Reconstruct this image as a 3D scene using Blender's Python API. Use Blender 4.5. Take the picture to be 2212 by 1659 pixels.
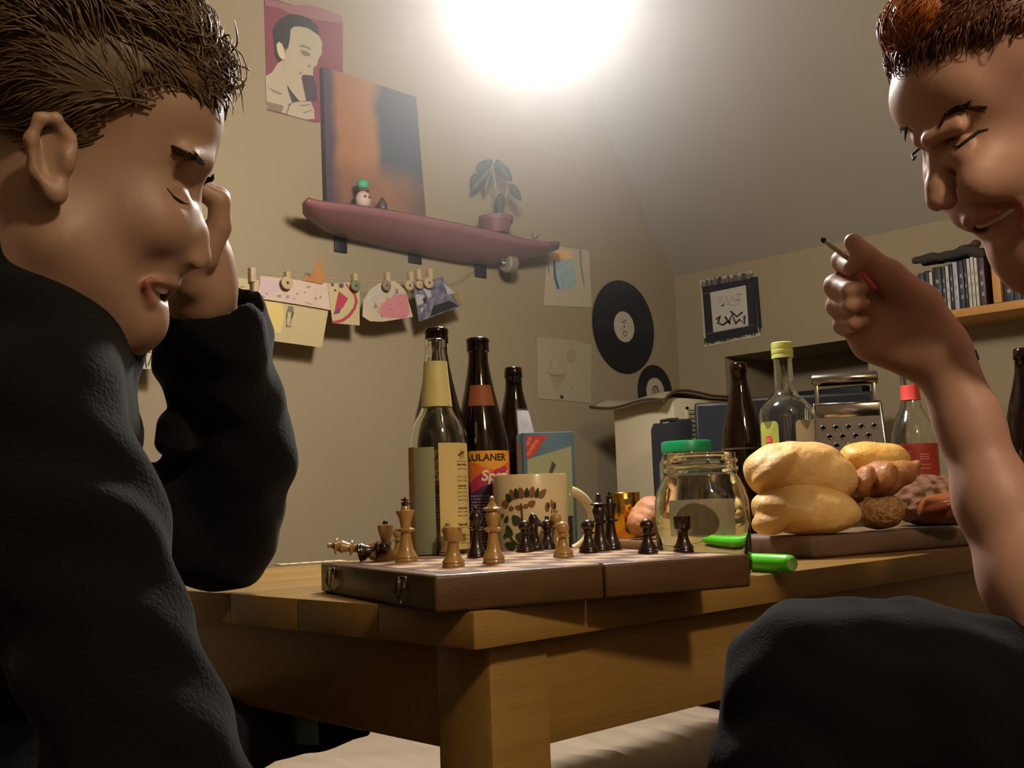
import bpy, bmesh, math, random
import numpy as np
from mathutils import Vector, Matrix, noise as mnoise
random.seed(7)
rng = np.random.default_rng(7)
for _o in list(bpy.data.objects): bpy.data.objects.remove(_o)
SC = bpy.context.scene; COL = SC.collection
pi = math.pi

# ------------------------------------------------------------------ camera, world, light, exposure
FPX, PITCH, ROLL, YAW = 2383.0, 0.10396, 0.03487, 0.80595      # metres; floor z=0, room axes X,Y along the two walls
CAMZ = 0.8357
FH = np.array([math.cos(YAW), math.sin(YAW), 0.]); RV = np.array([math.sin(YAW), -math.cos(YAW), 0.]); ZV = np.array([0, 0, 1.])
CF = math.cos(PITCH)*FH + math.sin(PITCH)*ZV; U0 = -math.sin(PITCH)*FH + math.cos(PITCH)*ZV
CR = math.cos(ROLL)*RV - math.sin(ROLL)*U0; CU = math.sin(ROLL)*RV + math.cos(ROLL)*U0
CO = np.array([0, 0, CAMZ])
cam = bpy.data.objects.new('camera', bpy.data.cameras.new('camera')); COL.objects.link(cam)
cam.matrix_world = Matrix(((CR[0], CU[0], -CF[0], CO[0]), (CR[1], CU[1], -CF[1], CO[1]), (CR[2], CU[2], -CF[2], CO[2]), (0, 0, 0, 1)))
cam.data.sensor_width = 36.0; cam.data.lens = 36.0*FPX/2212.0; cam.data.clip_start = 0.02
SC.camera = cam
wd = bpy.data.worlds.new('world'); SC.world = wd; wd.use_nodes = True
wd.node_tree.nodes['Background'].inputs[0].default_value = (0.02, 0.02, 0.025, 1)
wd.node_tree.nodes['Background'].inputs[1].default_value = 0.3
LAMP_POWER = 247.0; LAMP2_POWER = 225.0          # radiance of the globe
LAMP_RADIUS = 0.084; HAZE = 0.20
SC.view_settings.view_transform = 'Standard'; SC.view_settings.look = 'None'
SC.view_settings.exposure = 0.0; SC.view_settings.gamma = 1.0; SC.view_settings.use_curve_mapping = False
SC.cycles.use_denoising = True; SC.cycles.volume_step_rate = 2.0; SC.cycles.volume_max_steps = 64
SC.cycles.max_bounces = 10; SC.cycles.transmission_bounces = 10; SC.cycles.transparent_max_bounces = 10
SC.cycles.blur_glossy = 1.0; SC.cycles.sample_clamp_indirect = 4.0

def ray(px, py): return CF + CR*(px-1106)/FPX - CU*(py-829.5)/FPX
def W(px, py, d): return CO + ray(px, py)*d
def on(px, py, ax, v):
    r = ray(px, py); return CO + r*((v-CO[ax])/r[ax])
def proj(p):
    q = np.array(p)-CO; z = q@CF; return 1106+FPX*(q@CR)/z, 829.5-FPX*(q@CU)/z, z
def face_cam(p): return math.atan2(p[1], p[0]) - pi/2      # z rotation that turns local -Y to the viewer's side

# ------------------------------------------------------------------ materials
def lin(c): return c/12.92 if c <= .04045 else ((c+.055)/1.055)**2.4
def rgb(h):
    if isinstance(h, str): h = tuple(int(h[i:i+2], 16)/255 for i in (0, 2, 4))
    return tuple(lin(c) for c in h)+(1,)
MATS = {}
def mat(name, col, rough=.6, col2=None, scale=20, stretch=(1, 1, 1), bump=0, bscale=None, metal=0, trans=0, ior=1.45, emit=0, coat=0, sss=0, detail=4, contrast=.5, spec=.5, sheen=0, attr=None, attrcol=None):
    if name in MATS: return MATS[name]
    m = bpy.data.materials.new(name); m.use_nodes = True; nt = m.node_tree; N = nt.nodes; L = nt.links
    b = N['Principled BSDF']; b.inputs['Roughness'].default_value = rough; b.inputs['Metallic'].default_value = metal
    b.inputs['IOR'].default_value = ior; b.inputs['Transmission Weight'].default_value = trans
    b.inputs['Specular IOR Level'].default_value = spec
    c = rgb(col); b.inputs['Base Color'].default_value = c
    tc = N.new('ShaderNodeTexCoord'); mp = N.new('ShaderNodeMapping'); mp.inputs['Scale'].default_value = stretch
    L.new(tc.outputs['Object'], mp.inputs['Vector'])
    out = None
    if col2 is not None:
        n = N.new('ShaderNodeTexNoise'); n.inputs['Scale'].default_value = scale; n.inputs['Detail'].default_value = detail
        L.new(mp.outputs[0], n.inputs['Vector'])
        r = N.new('ShaderNodeValToRGB'); r.color_ramp.elements[0].position = .5-contrast/2; r.color_ramp.elements[1].position = .5+contrast/2
        r.color_ramp.elements[0].color = c; r.color_ramp.elements[1].color = rgb(col2)
        L.new(n.outputs['Fac'], r.inputs[0]); out = r.outputs[0]; L.new(out, b.inputs['Base Color'])
    if attr:
        a = N.new('ShaderNodeAttribute'); a.attribute_name = attr
        mx = N.new('ShaderNodeMix'); mx.data_type = 'RGBA'
        L.new(a.outputs['Fac'], mx.inputs[0])
        if out: L.new(out, mx.inputs[6])
        else: mx.inputs[6].default_value = c
        mx.inputs[7].default_value = rgb(attrcol); L.new(mx.outputs[2], b.inputs['Base Color'])
    if bump:
        n2 = N.new('ShaderNodeTexNoise'); n2.inputs['Scale'].default_value = bscale or scale; n2.inputs['Detail'].default_value = 5
        L.new(mp.outputs[0], n2.inputs['Vector'])
        bp = N.new('ShaderNodeBump'); bp.inputs['Strength'].default_value = 1; bp.inputs['Distance'].default_value = bump
        L.new(n2.outputs['Fac'], bp.inputs['Height']); L.new(bp.outputs[0], b.inputs['Normal'])
    if coat: b.inputs['Coat Weight'].default_value = coat; b.inputs['Coat Roughness'].default_value = .1
    if sheen: b.inputs['Sheen Weight'].default_value = sheen; b.inputs['Sheen Roughness'].default_value = .4
    if sss:
        b.inputs['Subsurface Weight'].default_value = sss; b.inputs['Subsurface Radius'].default_value = (1, .35, .2); b.inputs['Subsurface Scale'].default_value = .006
    if emit: b.inputs['Emission Color'].default_value = c; b.inputs['Emission Strength'].default_value = emit
    MATS[name] = m; return m

# ------------------------------------------------------------------ objects
def tag(o, label=None, cat=None, group=None, kind=None):
    if label: o['label'] = label
    if cat: o['category'] = cat
    if group: o['group'] = group
    if kind: o['kind'] = kind
    return o
def thing(name, label, cat, loc=(0, 0, 0), rz=0, group=None):
    o = bpy.data.objects.new(name, None); COL.objects.link(o); o.empty_display_size = .02
    o.location = tuple(float(v) for v in loc); o.rotation_euler = (0, 0, rz)
    return tag(o, label, cat, group)
def copy_tree(o, parent=None):
    c = o.copy(); COL.objects.link(c)
    if parent: c.parent = parent
    for ch in list(o.children): copy_tree(ch, c)
    return c

class MB:
    def __init__(s): s.v = []; s.f = []
    def add(s, vs, fs):
        k = len(s.v); s.v += [tuple(float(c) for c in v) for v in vs]; s.f += [tuple(i+k for i in f) for f in fs]; return s
    def box(s, lo, hi, bev=0, M=None, seg=2):
        lo = np.minimum(lo, hi) if False else np.array(lo, float); hi = np.array(hi, float)
        if bev <= 0:
            vs = [(x, y, z) for x in (lo[0], hi[0]) for y in (lo[1], hi[1]) for z in (lo[2], hi[2])]
            fs = [(0, 1, 3, 2), (4, 6, 7, 5), (0, 4, 5, 1), (2, 3, 7, 6), (0, 2, 6, 4), (1, 5, 7, 3)]
        else:
            bm = bmesh.new(); bmesh.ops.create_cube(bm, size=1)
            for v in bm.verts: v.co = Vector([(lo[i]+hi[i])/2+v.co[i]*(hi[i]-lo[i]) for i in range(3)])
            bmesh.ops.bevel(bm, geom=list(bm.edges), offset=bev, segments=seg, affect='EDGES', profile=.5)
            bm.verts.index_update(); vs = [tuple(v.co) for v in bm.verts]; fs = [tuple(v.index for v in f.verts) for f in bm.faces]; bm.free()
        if M is not None: vs = [tuple(M @ Vector(v)) for v in vs]
        return s.add(vs, fs)
    def lathe(s, prof, n=32, c=(0, 0, 0), M=None):
        vs = []; fs = []
        for r, z in prof:
            for i in range(n):
                a = 2*pi*i/n; vs.append((r*math.cos(a), r*math.sin(a), z))
        for j in range(len(prof)-1):
            for i in range(n):
                a, b = j*n+i, j*n+(i+1) % n; fs.append((a, b, b+n, a+n))
        if prof[0][0] > 1e-6: fs.append(tuple(range(n-1, -1, -1)))
        if prof[-1][0] > 1e-6: fs.append(tuple(range((len(prof)-1)*n, len(prof)*n)))
        if M is not None: vs = [tuple(M @ Vector(v)) for v in vs]
        return s.add([(v[0]+c[0], v[1]+c[1], v[2]+c[2]) for v in vs], fs)
    def ring(s, prof, n=32, c=(0, 0, 0), M=None):       # closed profile swept round (no caps)
        vs = []; fs = []; m = len(prof)
        for r, z in prof:
            for i in range(n):
                a = 2*pi*i/n; vs.append((r*math.cos(a), r*math.sin(a), z))
        for j in range(m):
            for i in range(n):
                a, b = j*n+i, j*n+(i+1) % n; k = (j+1) % m
                fs.append((a, b, k*n+(i+1) % n, k*n+i))
        if M is not None: vs = [tuple(M @ Vector(v)) for v in vs]
        return s.add([(v[0]+c[0], v[1]+c[1], v[2]+c[2]) for v in vs], fs)
    def tube(s, pts, rad, n=8, cap=True):
        P = [np.array(p, float) for p in pts]; R = rad if hasattr(rad, '__len__') else [rad]*len(P)
        vs = []; fs = []; up = None
        for i, p in enumerate(P):
            t = P[min(i+1, len(P)-1)]-P[max(i-1, 0)]; t = t/(np.linalg.norm(t)+1e-12)
            if up is None:
                up = np.array([0, 0, 1.]) if abs(t[2]) < .9 else np.array([1., 0, 0])
            u = up-t*(up@t); u /= np.linalg.norm(u)+1e-12; w = np.cross(t, u); up = u
            for k in range(n):
                a = 2*pi*k/n; vs.append(p+R[i]*(math.cos(a)*u+math.sin(a)*w))
        for j in range(len(P)-1):
            for k in range(n):
                a, b = j*n+k, j*n+(k+1) % n; fs.append((a, b, b+n, a+n))
        if cap: fs.append(tuple(range(n-1, -1, -1))); fs.append(tuple(range((len(P)-1)*n, len(P)*n)))
        return s.add(vs, fs)
    def sphere(s, c, r, n=16, sc=(1, 1, 1)):
        m = n//2; prof = [(max(1e-7, math.sin(pi*j/m)), -math.cos(pi*j/m)) for j in range(m+1)]
        vs = []; fs = []
        for rr, z in prof:
            for i in range(n):
                a = 2*pi*i/n; vs.append((c[0]+r*sc[0]*rr*math.cos(a), c[1]+r*sc[1]*rr*math.sin(a), c[2]+r*sc[2]*z))
        for j in range(m):
            for i in range(n):
                a, b = j*n+i, j*n+(i+1) % n; fs.append((a, b, b+n, a+n))
        return s.add(vs, fs)
    def prism(s, pts, nrm, t):                           # polygon (world points) given thickness t along nrm (front face out)
        P = [np.array(p, float) for p in pts]; nrm = np.array(nrm, float); k = len(P)
        A = np.zeros(3)
        for i in range(k): A += np.cross(P[i], P[(i+1) % k])
        if A@nrm < 0: P = P[::-1]
        vs = P+[p+nrm*t for p in P]
        fs = [tuple(range(k-1, -1, -1)), tuple(range(k, 2*k))]+[(i, (i+1) % k, k+(i+1) % k, k+i) for i in range(k)]
        return s.add(vs, fs)
    def grid(s, fn, nu, nv, closed_u=False):
        vs = [fn(i/(nu if closed_u else nu-1), j/(nv-1)) for j in range(nv) for i in range(nu)]
        fs = []
        for j in range(nv-1):
            for i in range(nu if closed_u else nu-1):
                a = j*nu+i; b = j*nu+(i+1) % nu; fs.append((a, b, b+nu, a+nu))
        return s.add(vs, fs)
    def build(s, name, m, parent=None, smooth=True, world=False, auto=None, label=None, solid=0):
        me = bpy.data.meshes.new(name); vs = s.v
        if world and parent is not None:
            Mi = (Matrix.Translation(parent.location) @ Matrix.Rotation(parent.rotation_euler[2], 4, 'Z')).inverted()
            p = parent.parent
            if p is not None: Mi = Mi @ (Matrix.Translation(p.location) @ Matrix.Rotation(p.rotation_euler[2], 4, 'Z')).inverted()
            vs = [tuple(Mi @ Vector(v)) for v in vs]
        me.from_pydata(vs, [], s.f); me.validate(); me.update()
        bm = bmesh.new(); bm.from_mesh(me); bmesh.ops.recalc_face_normals(bm, faces=bm.faces)
        if smooth and auto is not None:
            for e in bm.edges:
                if len(e.link_faces) == 2 and e.calc_face_angle(0) > auto: e.smooth = False
        for f in bm.faces: f.smooth = smooth
        bm.to_mesh(me); bm.free()
        o = bpy.data.objects.new(name, me); COL.objects.link(o)
        if m: me.materials.append(m)
        if parent: o.parent = parent
        if label: o['label'] = label
        if solid:
            q = o.modifiers.new('s', 'SOLIDIFY'); q.thickness = solid
        return o
SH = math.radians(35)

def text_mesh(body, size, align='LEFT', shear=0.0, bold=0.0):
    cu = bpy.data.curves.new('t', 'FONT'); cu.body = body; cu.size = size; cu.align_x = align; cu.shear = shear; cu.offset = bold; cu.resolution_u = 3
    o = bpy.data.objects.new('t', cu); COL.objects.link(o)
    bpy.context.view_layer.update()
    dg = bpy.context.evaluated_depsgraph_get(); me = o.evaluated_get(dg).to_mesh()
    vs = [tuple(v.co) for v in me.vertices]; fs = [tuple(p.vertices) for p in me.polygons]
    o.evaluated_get(dg).to_mesh_clear(); bpy.data.objects.remove(o); bpy.data.curves.remove(cu)
    return vs, fs

# ------------------------------------------------------------------ implicit surfaces (smooth-blended primitives -> one continuous mesh)
class SDF:
    def __init__(s): s.p = []
    def cap(s, a, b, ra, rb, k=.008, op=1):
        a = np.array(a, float); b = np.array(b, float); m = max(ra, rb)
        s.p.append(('c', (a, b, ra, rb), np.minimum(a, b)-m, np.maximum(a, b)+m, k, op)); return s
    def chain(s, pts, rad, k=.008):
        for i in range(len(pts)-1): s.cap(pts[i], pts[i+1], rad[i], rad[i+1], k)
        return s
    def ell(s, c, r, ax=None, k=.008, op=1):             # ax: 3 unit rows
        c = np.array(c, float); r = np.array(r, float); ax = np.eye(3) if ax is None else np.array(ax)
        e = np.sqrt(((ax*r[:, None])**2).sum(0))
        s.p.append(('e', (c, r, ax), c-e, c+e, k, op)); return s
    def mesh(s, h, noise_fn=None, iters=1):
        lo = np.min([q[2] for q in s.p if q[5] > 0], 0)-3*h; hi = np.max([q[3] for q in s.p if q[5] > 0], 0)+3*h
        n = np.ceil((hi-lo)/h).astype(int)+1
        ax = [(lo[i]+h*np.arange(n[i])).astype(np.float32) for i in range(3)]
        D = np.full(n, .05, np.float32)
        for typ, a, l, u, k, op in s.p:
            mg = k+3*h
            i0 = np.clip(np.floor((l-mg-lo)/h).astype(int), 0, n-1); i1 = np.clip(np.ceil((u+mg-lo)/h).astype(int)+1, 1, n)
            if np.any(i1 <= i0): continue
            X = ax[0][i0[0]:i1[0], None, None]; Y = ax[1][None, i0[1]:i1[1], None]; Zz = ax[2][None, None, i0[2]:i1[2]]
            if typ == 'c':
                A, B, ra, rb = a; ba = (B-A); L2 = max(ba@ba, 1e-12)
                px, py, pz = X-A[0], Y-A[1], Zz-A[2]
                t = np.clip((px*ba[0]+py*ba[1]+pz*ba[2])/L2, 0, 1)
                d = np.sqrt((px-t*ba[0])**2+(py-t*ba[1])**2+(pz-t*ba[2])**2)-(ra+(rb-ra)*t)
            else:
                c, r, R = a; px, py, pz = X-c[0], Y-c[1], Zz-c[2]
                q = [(px*R[i, 0]+py*R[i, 1]+pz*R[i, 2])/r[i] for i in range(3)]
                k0 = np.sqrt(q[0]**2+q[1]**2+q[2]**2)+1e-9; k1 = np.sqrt((q[0]/r[0])**2+(q[1]/r[1])**2+(q[2]/r[2])**2)+1e-9
                d = k0*(k0-1)/k1
            sl = tuple(slice(i0[i], i1[i]) for i in range(3)); d0 = D[sl]
            if op > 0:
                hh = np.maximum(k-np.abs(d0-d), 0)/k; D[sl] = np.minimum(d0, d)-hh*hh*k*.25
            else:
                hh = np.maximum(k-np.abs(d0+d), 0)/k; D[sl] = np.maximum(d0, -d)+hh*hh*k*.25
        if noise_fn is not None: D += noise_fn(ax[0][:, None, None], ax[1][None, :, None], ax[2][None, None, :]).astype(np.float32)
        S = D < 0; c8 = [S[i:n[0]-1+i, j:n[1]-1+j, k:n[2]-1+k] for i in (0, 1) for j in (0, 1) for k in (0, 1)]
        al = c8[0].copy(); an = c8[0].copy()
        for q in c8[1:]: al &= q; an |= q
        act = an & ~al; idx = np.argwhere(act); ids = np.full(act.shape, -1, np.int32); ids[act] = np.arange(len(idx))
        val = {(i, j, k): D[idx[:, 0]+i, idx[:, 1]+j, idx[:, 2]+k] for i in (0, 1) for j in (0, 1) for k in (0, 1)}
        acc = np.zeros((len(idx), 3)); cnt = np.zeros(len(idx))
        for A in val:
            for d in range(3):
                if A[d]: continue
                Bk = list(A); Bk[d] = 1; va, vb = val[A], val[tuple(Bk)]; cr = (va < 0) != (vb < 0)
                t = np.where(cr, va/np.where(cr, va-vb, 1), 0); p = np.tile(np.array(A, float), (len(idx), 1)); p[:, d] += t
                acc[cr] += p[cr]; cnt[cr] += 1
        V = lo+h*(idx+acc/cnt[:, None])
        F = []
        for d in range(3):
            a, b = [(1, 2), (2, 0), (0, 1)][d]
            s0 = [slice(0, n[i]-1) for i in range(3)]; s1 = list(s0); s1[d] = slice(1, n[d])
            ch = S[tuple(s0)] != S[tuple(s1)]; e = np.argwhere(ch); e = e[(e[:, a] > 0) & (e[:, b] > 0)]
            def g(da, db):
                q = e.copy(); q[:, a] -= da; q[:, b] -= db; return ids[q[:, 0], q[:, 1], q[:, 2]]
            quad = np.stack([g(0, 0), g(1, 0), g(1, 1), g(0, 1)], 1); fl = S[e[:, 0], e[:, 1], e[:, 2]]
            quad[~fl] = quad[~fl][:, ::-1]; F.append(quad)
        F = np.concatenate(F); F = F[(F >= 0).all(1)]
        for _ in range(iters):                              # light Laplacian smoothing
            sm = np.zeros_like(V); ct = np.zeros(len(V))
            for i in range(4):
                for j in ((i+1) % 4, (i+3) % 4):
                    np.add.at(sm, F[:, i], V[F[:, j]]); np.add.at(ct, F[:, i], 1)
            V = V+.5*(sm/np.maximum(ct, 1)[:, None]-V)
        return V, F
def np_obj(name, V, F, m, parent=None, attrs=None, label=None):
    me = bpy.data.meshes.new(name)
    if parent is not None:
        Mi = (Matrix.Translation(parent.location) @ Matrix.Rotation(parent.rotation_euler[2], 4, 'Z')).inverted()
        if parent.parent is not None: Mi = Mi @ Matrix.Translation(parent.parent.location).inverted()
        A = np.array(Mi); V = V@A[:3, :3].T+A[:3, 3]
    me.vertices.add(len(V)); me.vertices.foreach_set('co', np.asarray(V, np.float32).ravel())
    k = F.shape[1]; me.loops.add(F.size); me.loops.foreach_set('vertex_index', F.ravel().astype(np.int32))
    me.polygons.add(len(F)); me.polygons.foreach_set('loop_start', np.arange(0, F.size, k, dtype=np.int32))
    me.polygons.foreach_set('loop_total', np.full(len(F), k, np.int32)); me.polygons.foreach_set('use_smooth', np.ones(len(F), bool))
    me.update(calc_edges=True)
    for an, av in (attrs or {}).items():
        at = me.attributes.new(an, 'FLOAT', 'POINT'); at.data.foreach_set('value', np.asarray(av, np.float32))
    o = bpy.data.objects.new(name, me); COL.objects.link(o); me.materials.append(m)
    if parent is not None: o.parent = parent
    if label: o['label'] = label
    return o
# ------------------------------------------------------------------ room shell
YW, XW = 2.29, 2.985                    # left wall plane, back wall plane
KN = 1.572                              # knee height where the sloping ceiling meets the back wall
SL = 1.42; ZC = 2.45; XC = XW-(ZC-KN)/SL
M_wall = mat('painted plaster', '84765d', .85, col2='807259', scale=3, bump=.0008, bscale=120)
M_ceil = mat('ceiling paint', '81786a', .9, col2='7d7466', scale=3, bump=.0006, bscale=90)
M_floor = mat('dark floorboards', '5a3b22', .5, col2='452c18', scale=3, stretch=(1, 12, 1))
X0, Y0 = -1.3, -1.5
def structure(name, mb, m): return tag(mb.build(name, m, smooth=False), kind='structure')
structure('floor', MB().box((X0-.1, Y0-.1, -.1), (XW+.4, YW+.1, 0)), M_floor)
wl = MB(); wl.prism([(X0, YW, 0), (XW, YW, 0), (XW, YW, KN), (XC, YW, ZC), (X0, YW, ZC)], (0, 1, 0), .1); structure('wall_left', wl, M_wall)
wl = MB(); wl.prism([(X0, Y0, 0), (XW, Y0, 0), (XW, Y0, KN), (XC, Y0, ZC), (X0, Y0, ZC)], (0, -1, 0), .1); structure('wall_right', wl, M_wall)
structure('wall_near', MB().box((X0-.1, Y0-.1, 0), (X0, YW+.1, ZC+.1)), M_wall)
wb = MB(); NY0, NY1, NZ0, NZ1, ND = 1.598, 2.102, .80, 1.274, .28      # recess in the back wall
wb.box((XW, Y0, 0), (XW+ND, NY0, KN+.1)); wb.box((XW, NY1, 0), (XW+ND, YW+.1, KN+.1))
wb.box((XW, NY0, NZ1), (XW+ND, NY1, KN+.1)); wb.box((XW, NY0, 0), (XW+ND, NY1, NZ0)); wb.box((XW+ND, Y0, 0), (XW+ND+.05, YW+.1, KN+.1))
structure('wall_back', wb, M_wall)
cs = MB(); nn = np.array([SL, 0, 1.]); nn /= np.linalg.norm(nn)
cs.prism([(XW, Y0-.1, KN), (XW, YW+.1, KN), (XC, YW+.1, ZC), (XC, Y0-.1, ZC)], nn, .1)
cs.prism([(XC, Y0-.1, ZC), (XC, YW+.1, ZC), (X0-.1, YW+.1, ZC), (X0-.1, Y0-.1, ZC)], (0, 0, 1), .1)
structure('ceiling', cs, M_ceil)
sk = MB(); sk.box((X0, YW-.012, 0), (2.27, YW, .07), .003); structure('baseboard_left', sk, mat('skirting white', 'ddd6c8', .5))

# ------------------------------------------------------------------ pendant globe lamp
lp = W(1160, -20, 1.75); LX, LY, LZ = lp
t = thing('pendant_lamp', 'glowing white globe pendant lamp hanging above the table', 'lamp', lp)
g = MB(); g.sphere((0, 0, 0), LAMP_RADIUS, 32); g.build('globe', mat('lamp glass', (.985, .96, .925), .4, emit=LAMP_POWER), t, label='glowing white glass globe')
M_black = mat('black plastic', '101010', .45)
MB().lathe([(0, LAMP_RADIUS-.004), (.03, LAMP_RADIUS-.002), (.03, LAMP_RADIUS+.02), (.022, LAMP_RADIUS+.06), (.008, LAMP_RADIUS+.075), (0, LAMP_RADIUS+.075)], 20).build('socket', M_black, t)
MB().tube([(0, 0, LAMP_RADIUS+.07), (0, 0, ZC-LZ-.03)], .004, 8).build('cord', M_black, t)
MB().lathe([(0, ZC-LZ-.035), (.02, ZC-LZ-.035), (.045, ZC-LZ-.01), (.045, ZC-LZ), (0, ZC-LZ)], 20).build('ceiling_rose', M_black, t)

hz = MB(); hz.sphere((0, 0, 0), .61, 32); hz = tag(hz.build('glow_haze', None), 'faint smoke drifting around the glowing globe lamp', 'haze', kind='stuff'); hz.location = tuple(lp)  # scattering ball added to give the lamp its glow
mv = bpy.data.materials.new('haze'); mv.use_nodes = True; nt = mv.node_tree; N = nt.nodes; N.remove(N['Principled BSDF'])
vs_ = N.new('ShaderNodeVolumeScatter'); vs_.inputs['Color'].default_value = (.92, .92, .95, 1); vs_.inputs['Anisotropy'].default_value = .3
tc = N.new('ShaderNodeTexCoord'); ln = N.new('ShaderNodeVectorMath'); ln.operation = 'LENGTH'; nt.links.new(tc.outputs['Object'], ln.inputs[0])
mr_ = N.new('ShaderNodeMapRange'); mr_.interpolation_type = 'SMOOTHSTEP'; mr_.inputs[1].default_value = .1; mr_.inputs[2].default_value = .60; mr_.inputs[3].default_value = HAZE; mr_.inputs[4].default_value = 0
nt.links.new(ln.outputs['Value'], mr_.inputs[0]); nt.links.new(mr_.outputs[0], vs_.inputs['Density']); nt.links.new(vs_.outputs[0], N['Material Output'].inputs['Volume']); hz.data.materials.append(mv)
t = thing('ceiling_globe', 'warm globe pendant lamp over the near side of the room, outside the photo', 'lamp', (.3, -.9, 2.05))
MB().sphere((0, 0, 0), .09, 24).build('globe', mat('warm lamp glass', (1, .90, .76), .4, emit=LAMP2_POWER), t)
MB().lathe([(0, .085), (.03, .085), (.03, .11), (.008, .14), (0, .14)], 20).build('socket', M_black, t); MB().tube([(0, 0, .135), (0, 0, ZC-2.05)], .004, 8).build('cord', M_black, t)
# ------------------------------------------------------------------ helpers for flat things on walls
class Plane:
    def __init__(s, ax, v, sgn): s.ax, s.v, s.sgn = ax, v, sgn; s.n = np.eye(3)[ax]*sgn
    def P(s, px, py, off=0): return on(px, py, s.ax, s.v+s.sgn*off)
    def poly(s, mb, pts, off, t): return mb.prism([s.P(x, y, off) for x, y in pts], s.n, t)
    def stroke(s, mb, pts, w, off, t=.0003):
        pts = [np.array(p, float) for p in pts]; l = []; r = []
        for i, p in enumerate(pts):
            d = pts[min(i+1, len(pts)-1)]-pts[max(i-1, 0)]; d /= np.linalg.norm(d)+1e-9; nn_ = np.array([-d[1], d[0]])
            ww = w[i] if hasattr(w, '__len__') else w
            l.append(p+nn_*ww/2); r.append(p-nn_*ww/2)
        for i in range(len(pts)-1): s.poly(mb, [l[i], l[i+1], r[i+1], r[i]], off, t)
        return mb
PL = Plane(1, YW, -1); PB = Plane(0, XW, -1)
def ellp(cx, cy, rx, ry, rot=0, n=14):
    return [(cx+rx*math.cos(a)*math.cos(rot)-ry*math.sin(a)*math.sin(rot), cy+rx*math.cos(a)*math.sin(rot)+ry*math.sin(a)*math.cos(rot)) for a in [2*pi*i/n for i in range(n)]]
M_paper = mat('white paper', '9f957f', .8, col2='988e77', scale=8)
M_cream = mat('cream paper', 'a08e69', .8, col2='998760', scale=6)

# poster with the portrait
p1c = PL.P(655, 140)
t = thing('portrait_poster', 'red poster of a dark haired person biting, upper of the two wall posters', 'poster', p1c)
PL.poly(MB(), [(570, -9), (740, 46), (740, 262), (680, 265), (577, 238)], .001, .001).build('sheet', mat('poster red', '73343a', .7, col2='6a383e', scale=12), t, smooth=False, world=True)
def c2(pts): return [(560+x/5.925, y/5.925) for x, y in pts]
def pr(name, m, polys, off=.0022, parent=None, label=None):
    mb = MB()
    for q in polys: PL.poly(mb, q, off, .0002)
    return tag(mb.build(name, m, parent or t, smooth=False, world=True, label=label), kind='stuff' if len(polys) > 1 else None)
M_pale = mat('poster pale ink', '978a72', .7); M_ink = mat('poster dark ink', '2b2724', .7)
pr('banner_print', mat('poster faded red', '7e5456', .7), [c2([(70, -30), (420, 75), (640, 60), (900, 135), (1060, 200), (1055, 300), (800, 265), (420, 180), (250, 100), (80, 70)])])
pr('skin_print', M_pale, [c2([(385, 500), (395, 385), (440, 340), (520, 335), (620, 360), (700, 410), (765, 460), (803, 540), (800, 690), (755, 760), (740, 830), (690, 870), (690, 965), (560, 965), (540, 1005), (600, 1290), (500, 1300), (420, 1200), (360, 1080), (330, 960), (310, 800), (340, 650)]),
    c2([(78, 975), (160, 930), (235, 810), (310, 770), (330, 960), (360, 1080), (420, 1310), (345, 1455), (95, 1390)]), c2([(380, 1330), (460, 1302), (660, 1300), (700, 1400), (710, 1520), (600, 1530), (480, 1500), (350, 1460)])], .0022, label='pale face, neck and hand print')
pr('hair_print', M_ink, [c2([(180, 520), (168, 400), (200, 310), (280, 230), (400, 180), (520, 190), (640, 240), (745, 330), (765, 455), (700, 410), (620, 360), (520, 338), (440, 342), (400, 380), (395, 480), (372, 600), (350, 635), (315, 605), (300, 560), (250, 530), (222, 565), (225, 660), (285, 775), (235, 790), (195, 700)])], .0025, label='black hair print')
pr('ear_print', mat('poster tan ink', 'b09f7c', .7), [c2([(220, 570), (250, 535), (290, 560), (325, 650), (330, 745), (300, 765), (250, 715), (230, 650)])], .0025)
pr('snack_print', mat('poster brown ink', '3d2f36', .7), [c2([(545, 965), (600, 955), (690, 975), (735, 1100), (745, 1300), (605, 1290), (570, 1130)]), c2([(335, 1000), (355, 1090), (420, 1180), (520, 1300), (420, 1315), (375, 1180)])], .0026)
fx = [[(510, 580), (560, 575), (650, 612), (662, 645), (600, 615), (525, 600)], [(525, 640), (590, 650), (645, 680), (655, 715), (600, 722), (545, 695)], [(615, 840), (650, 825), (660, 860), (630, 862)], [(510, 940), (545, 905), (540, 945), (518, 958)], [(90, 1100), (200, 1160), (290, 1200), (280, 1215), (190, 1180)], [(520, 1345), (650, 1330), (655, 1345), (530, 1362)], [(560, 1440), (680, 1400), (685, 1412), (570, 1455)], [(345, 1455), (372, 1360), (410, 1315), (418, 1322), (385, 1375), (358, 1465)], [(95, 1300), (300, 1350), (310, 1390), (280, 1440), (110, 1390)]]
pr('ink_lines', mat('poster grey ink', '6b5f4c', .7), [c2(q) for q in fx], .0026)

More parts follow.
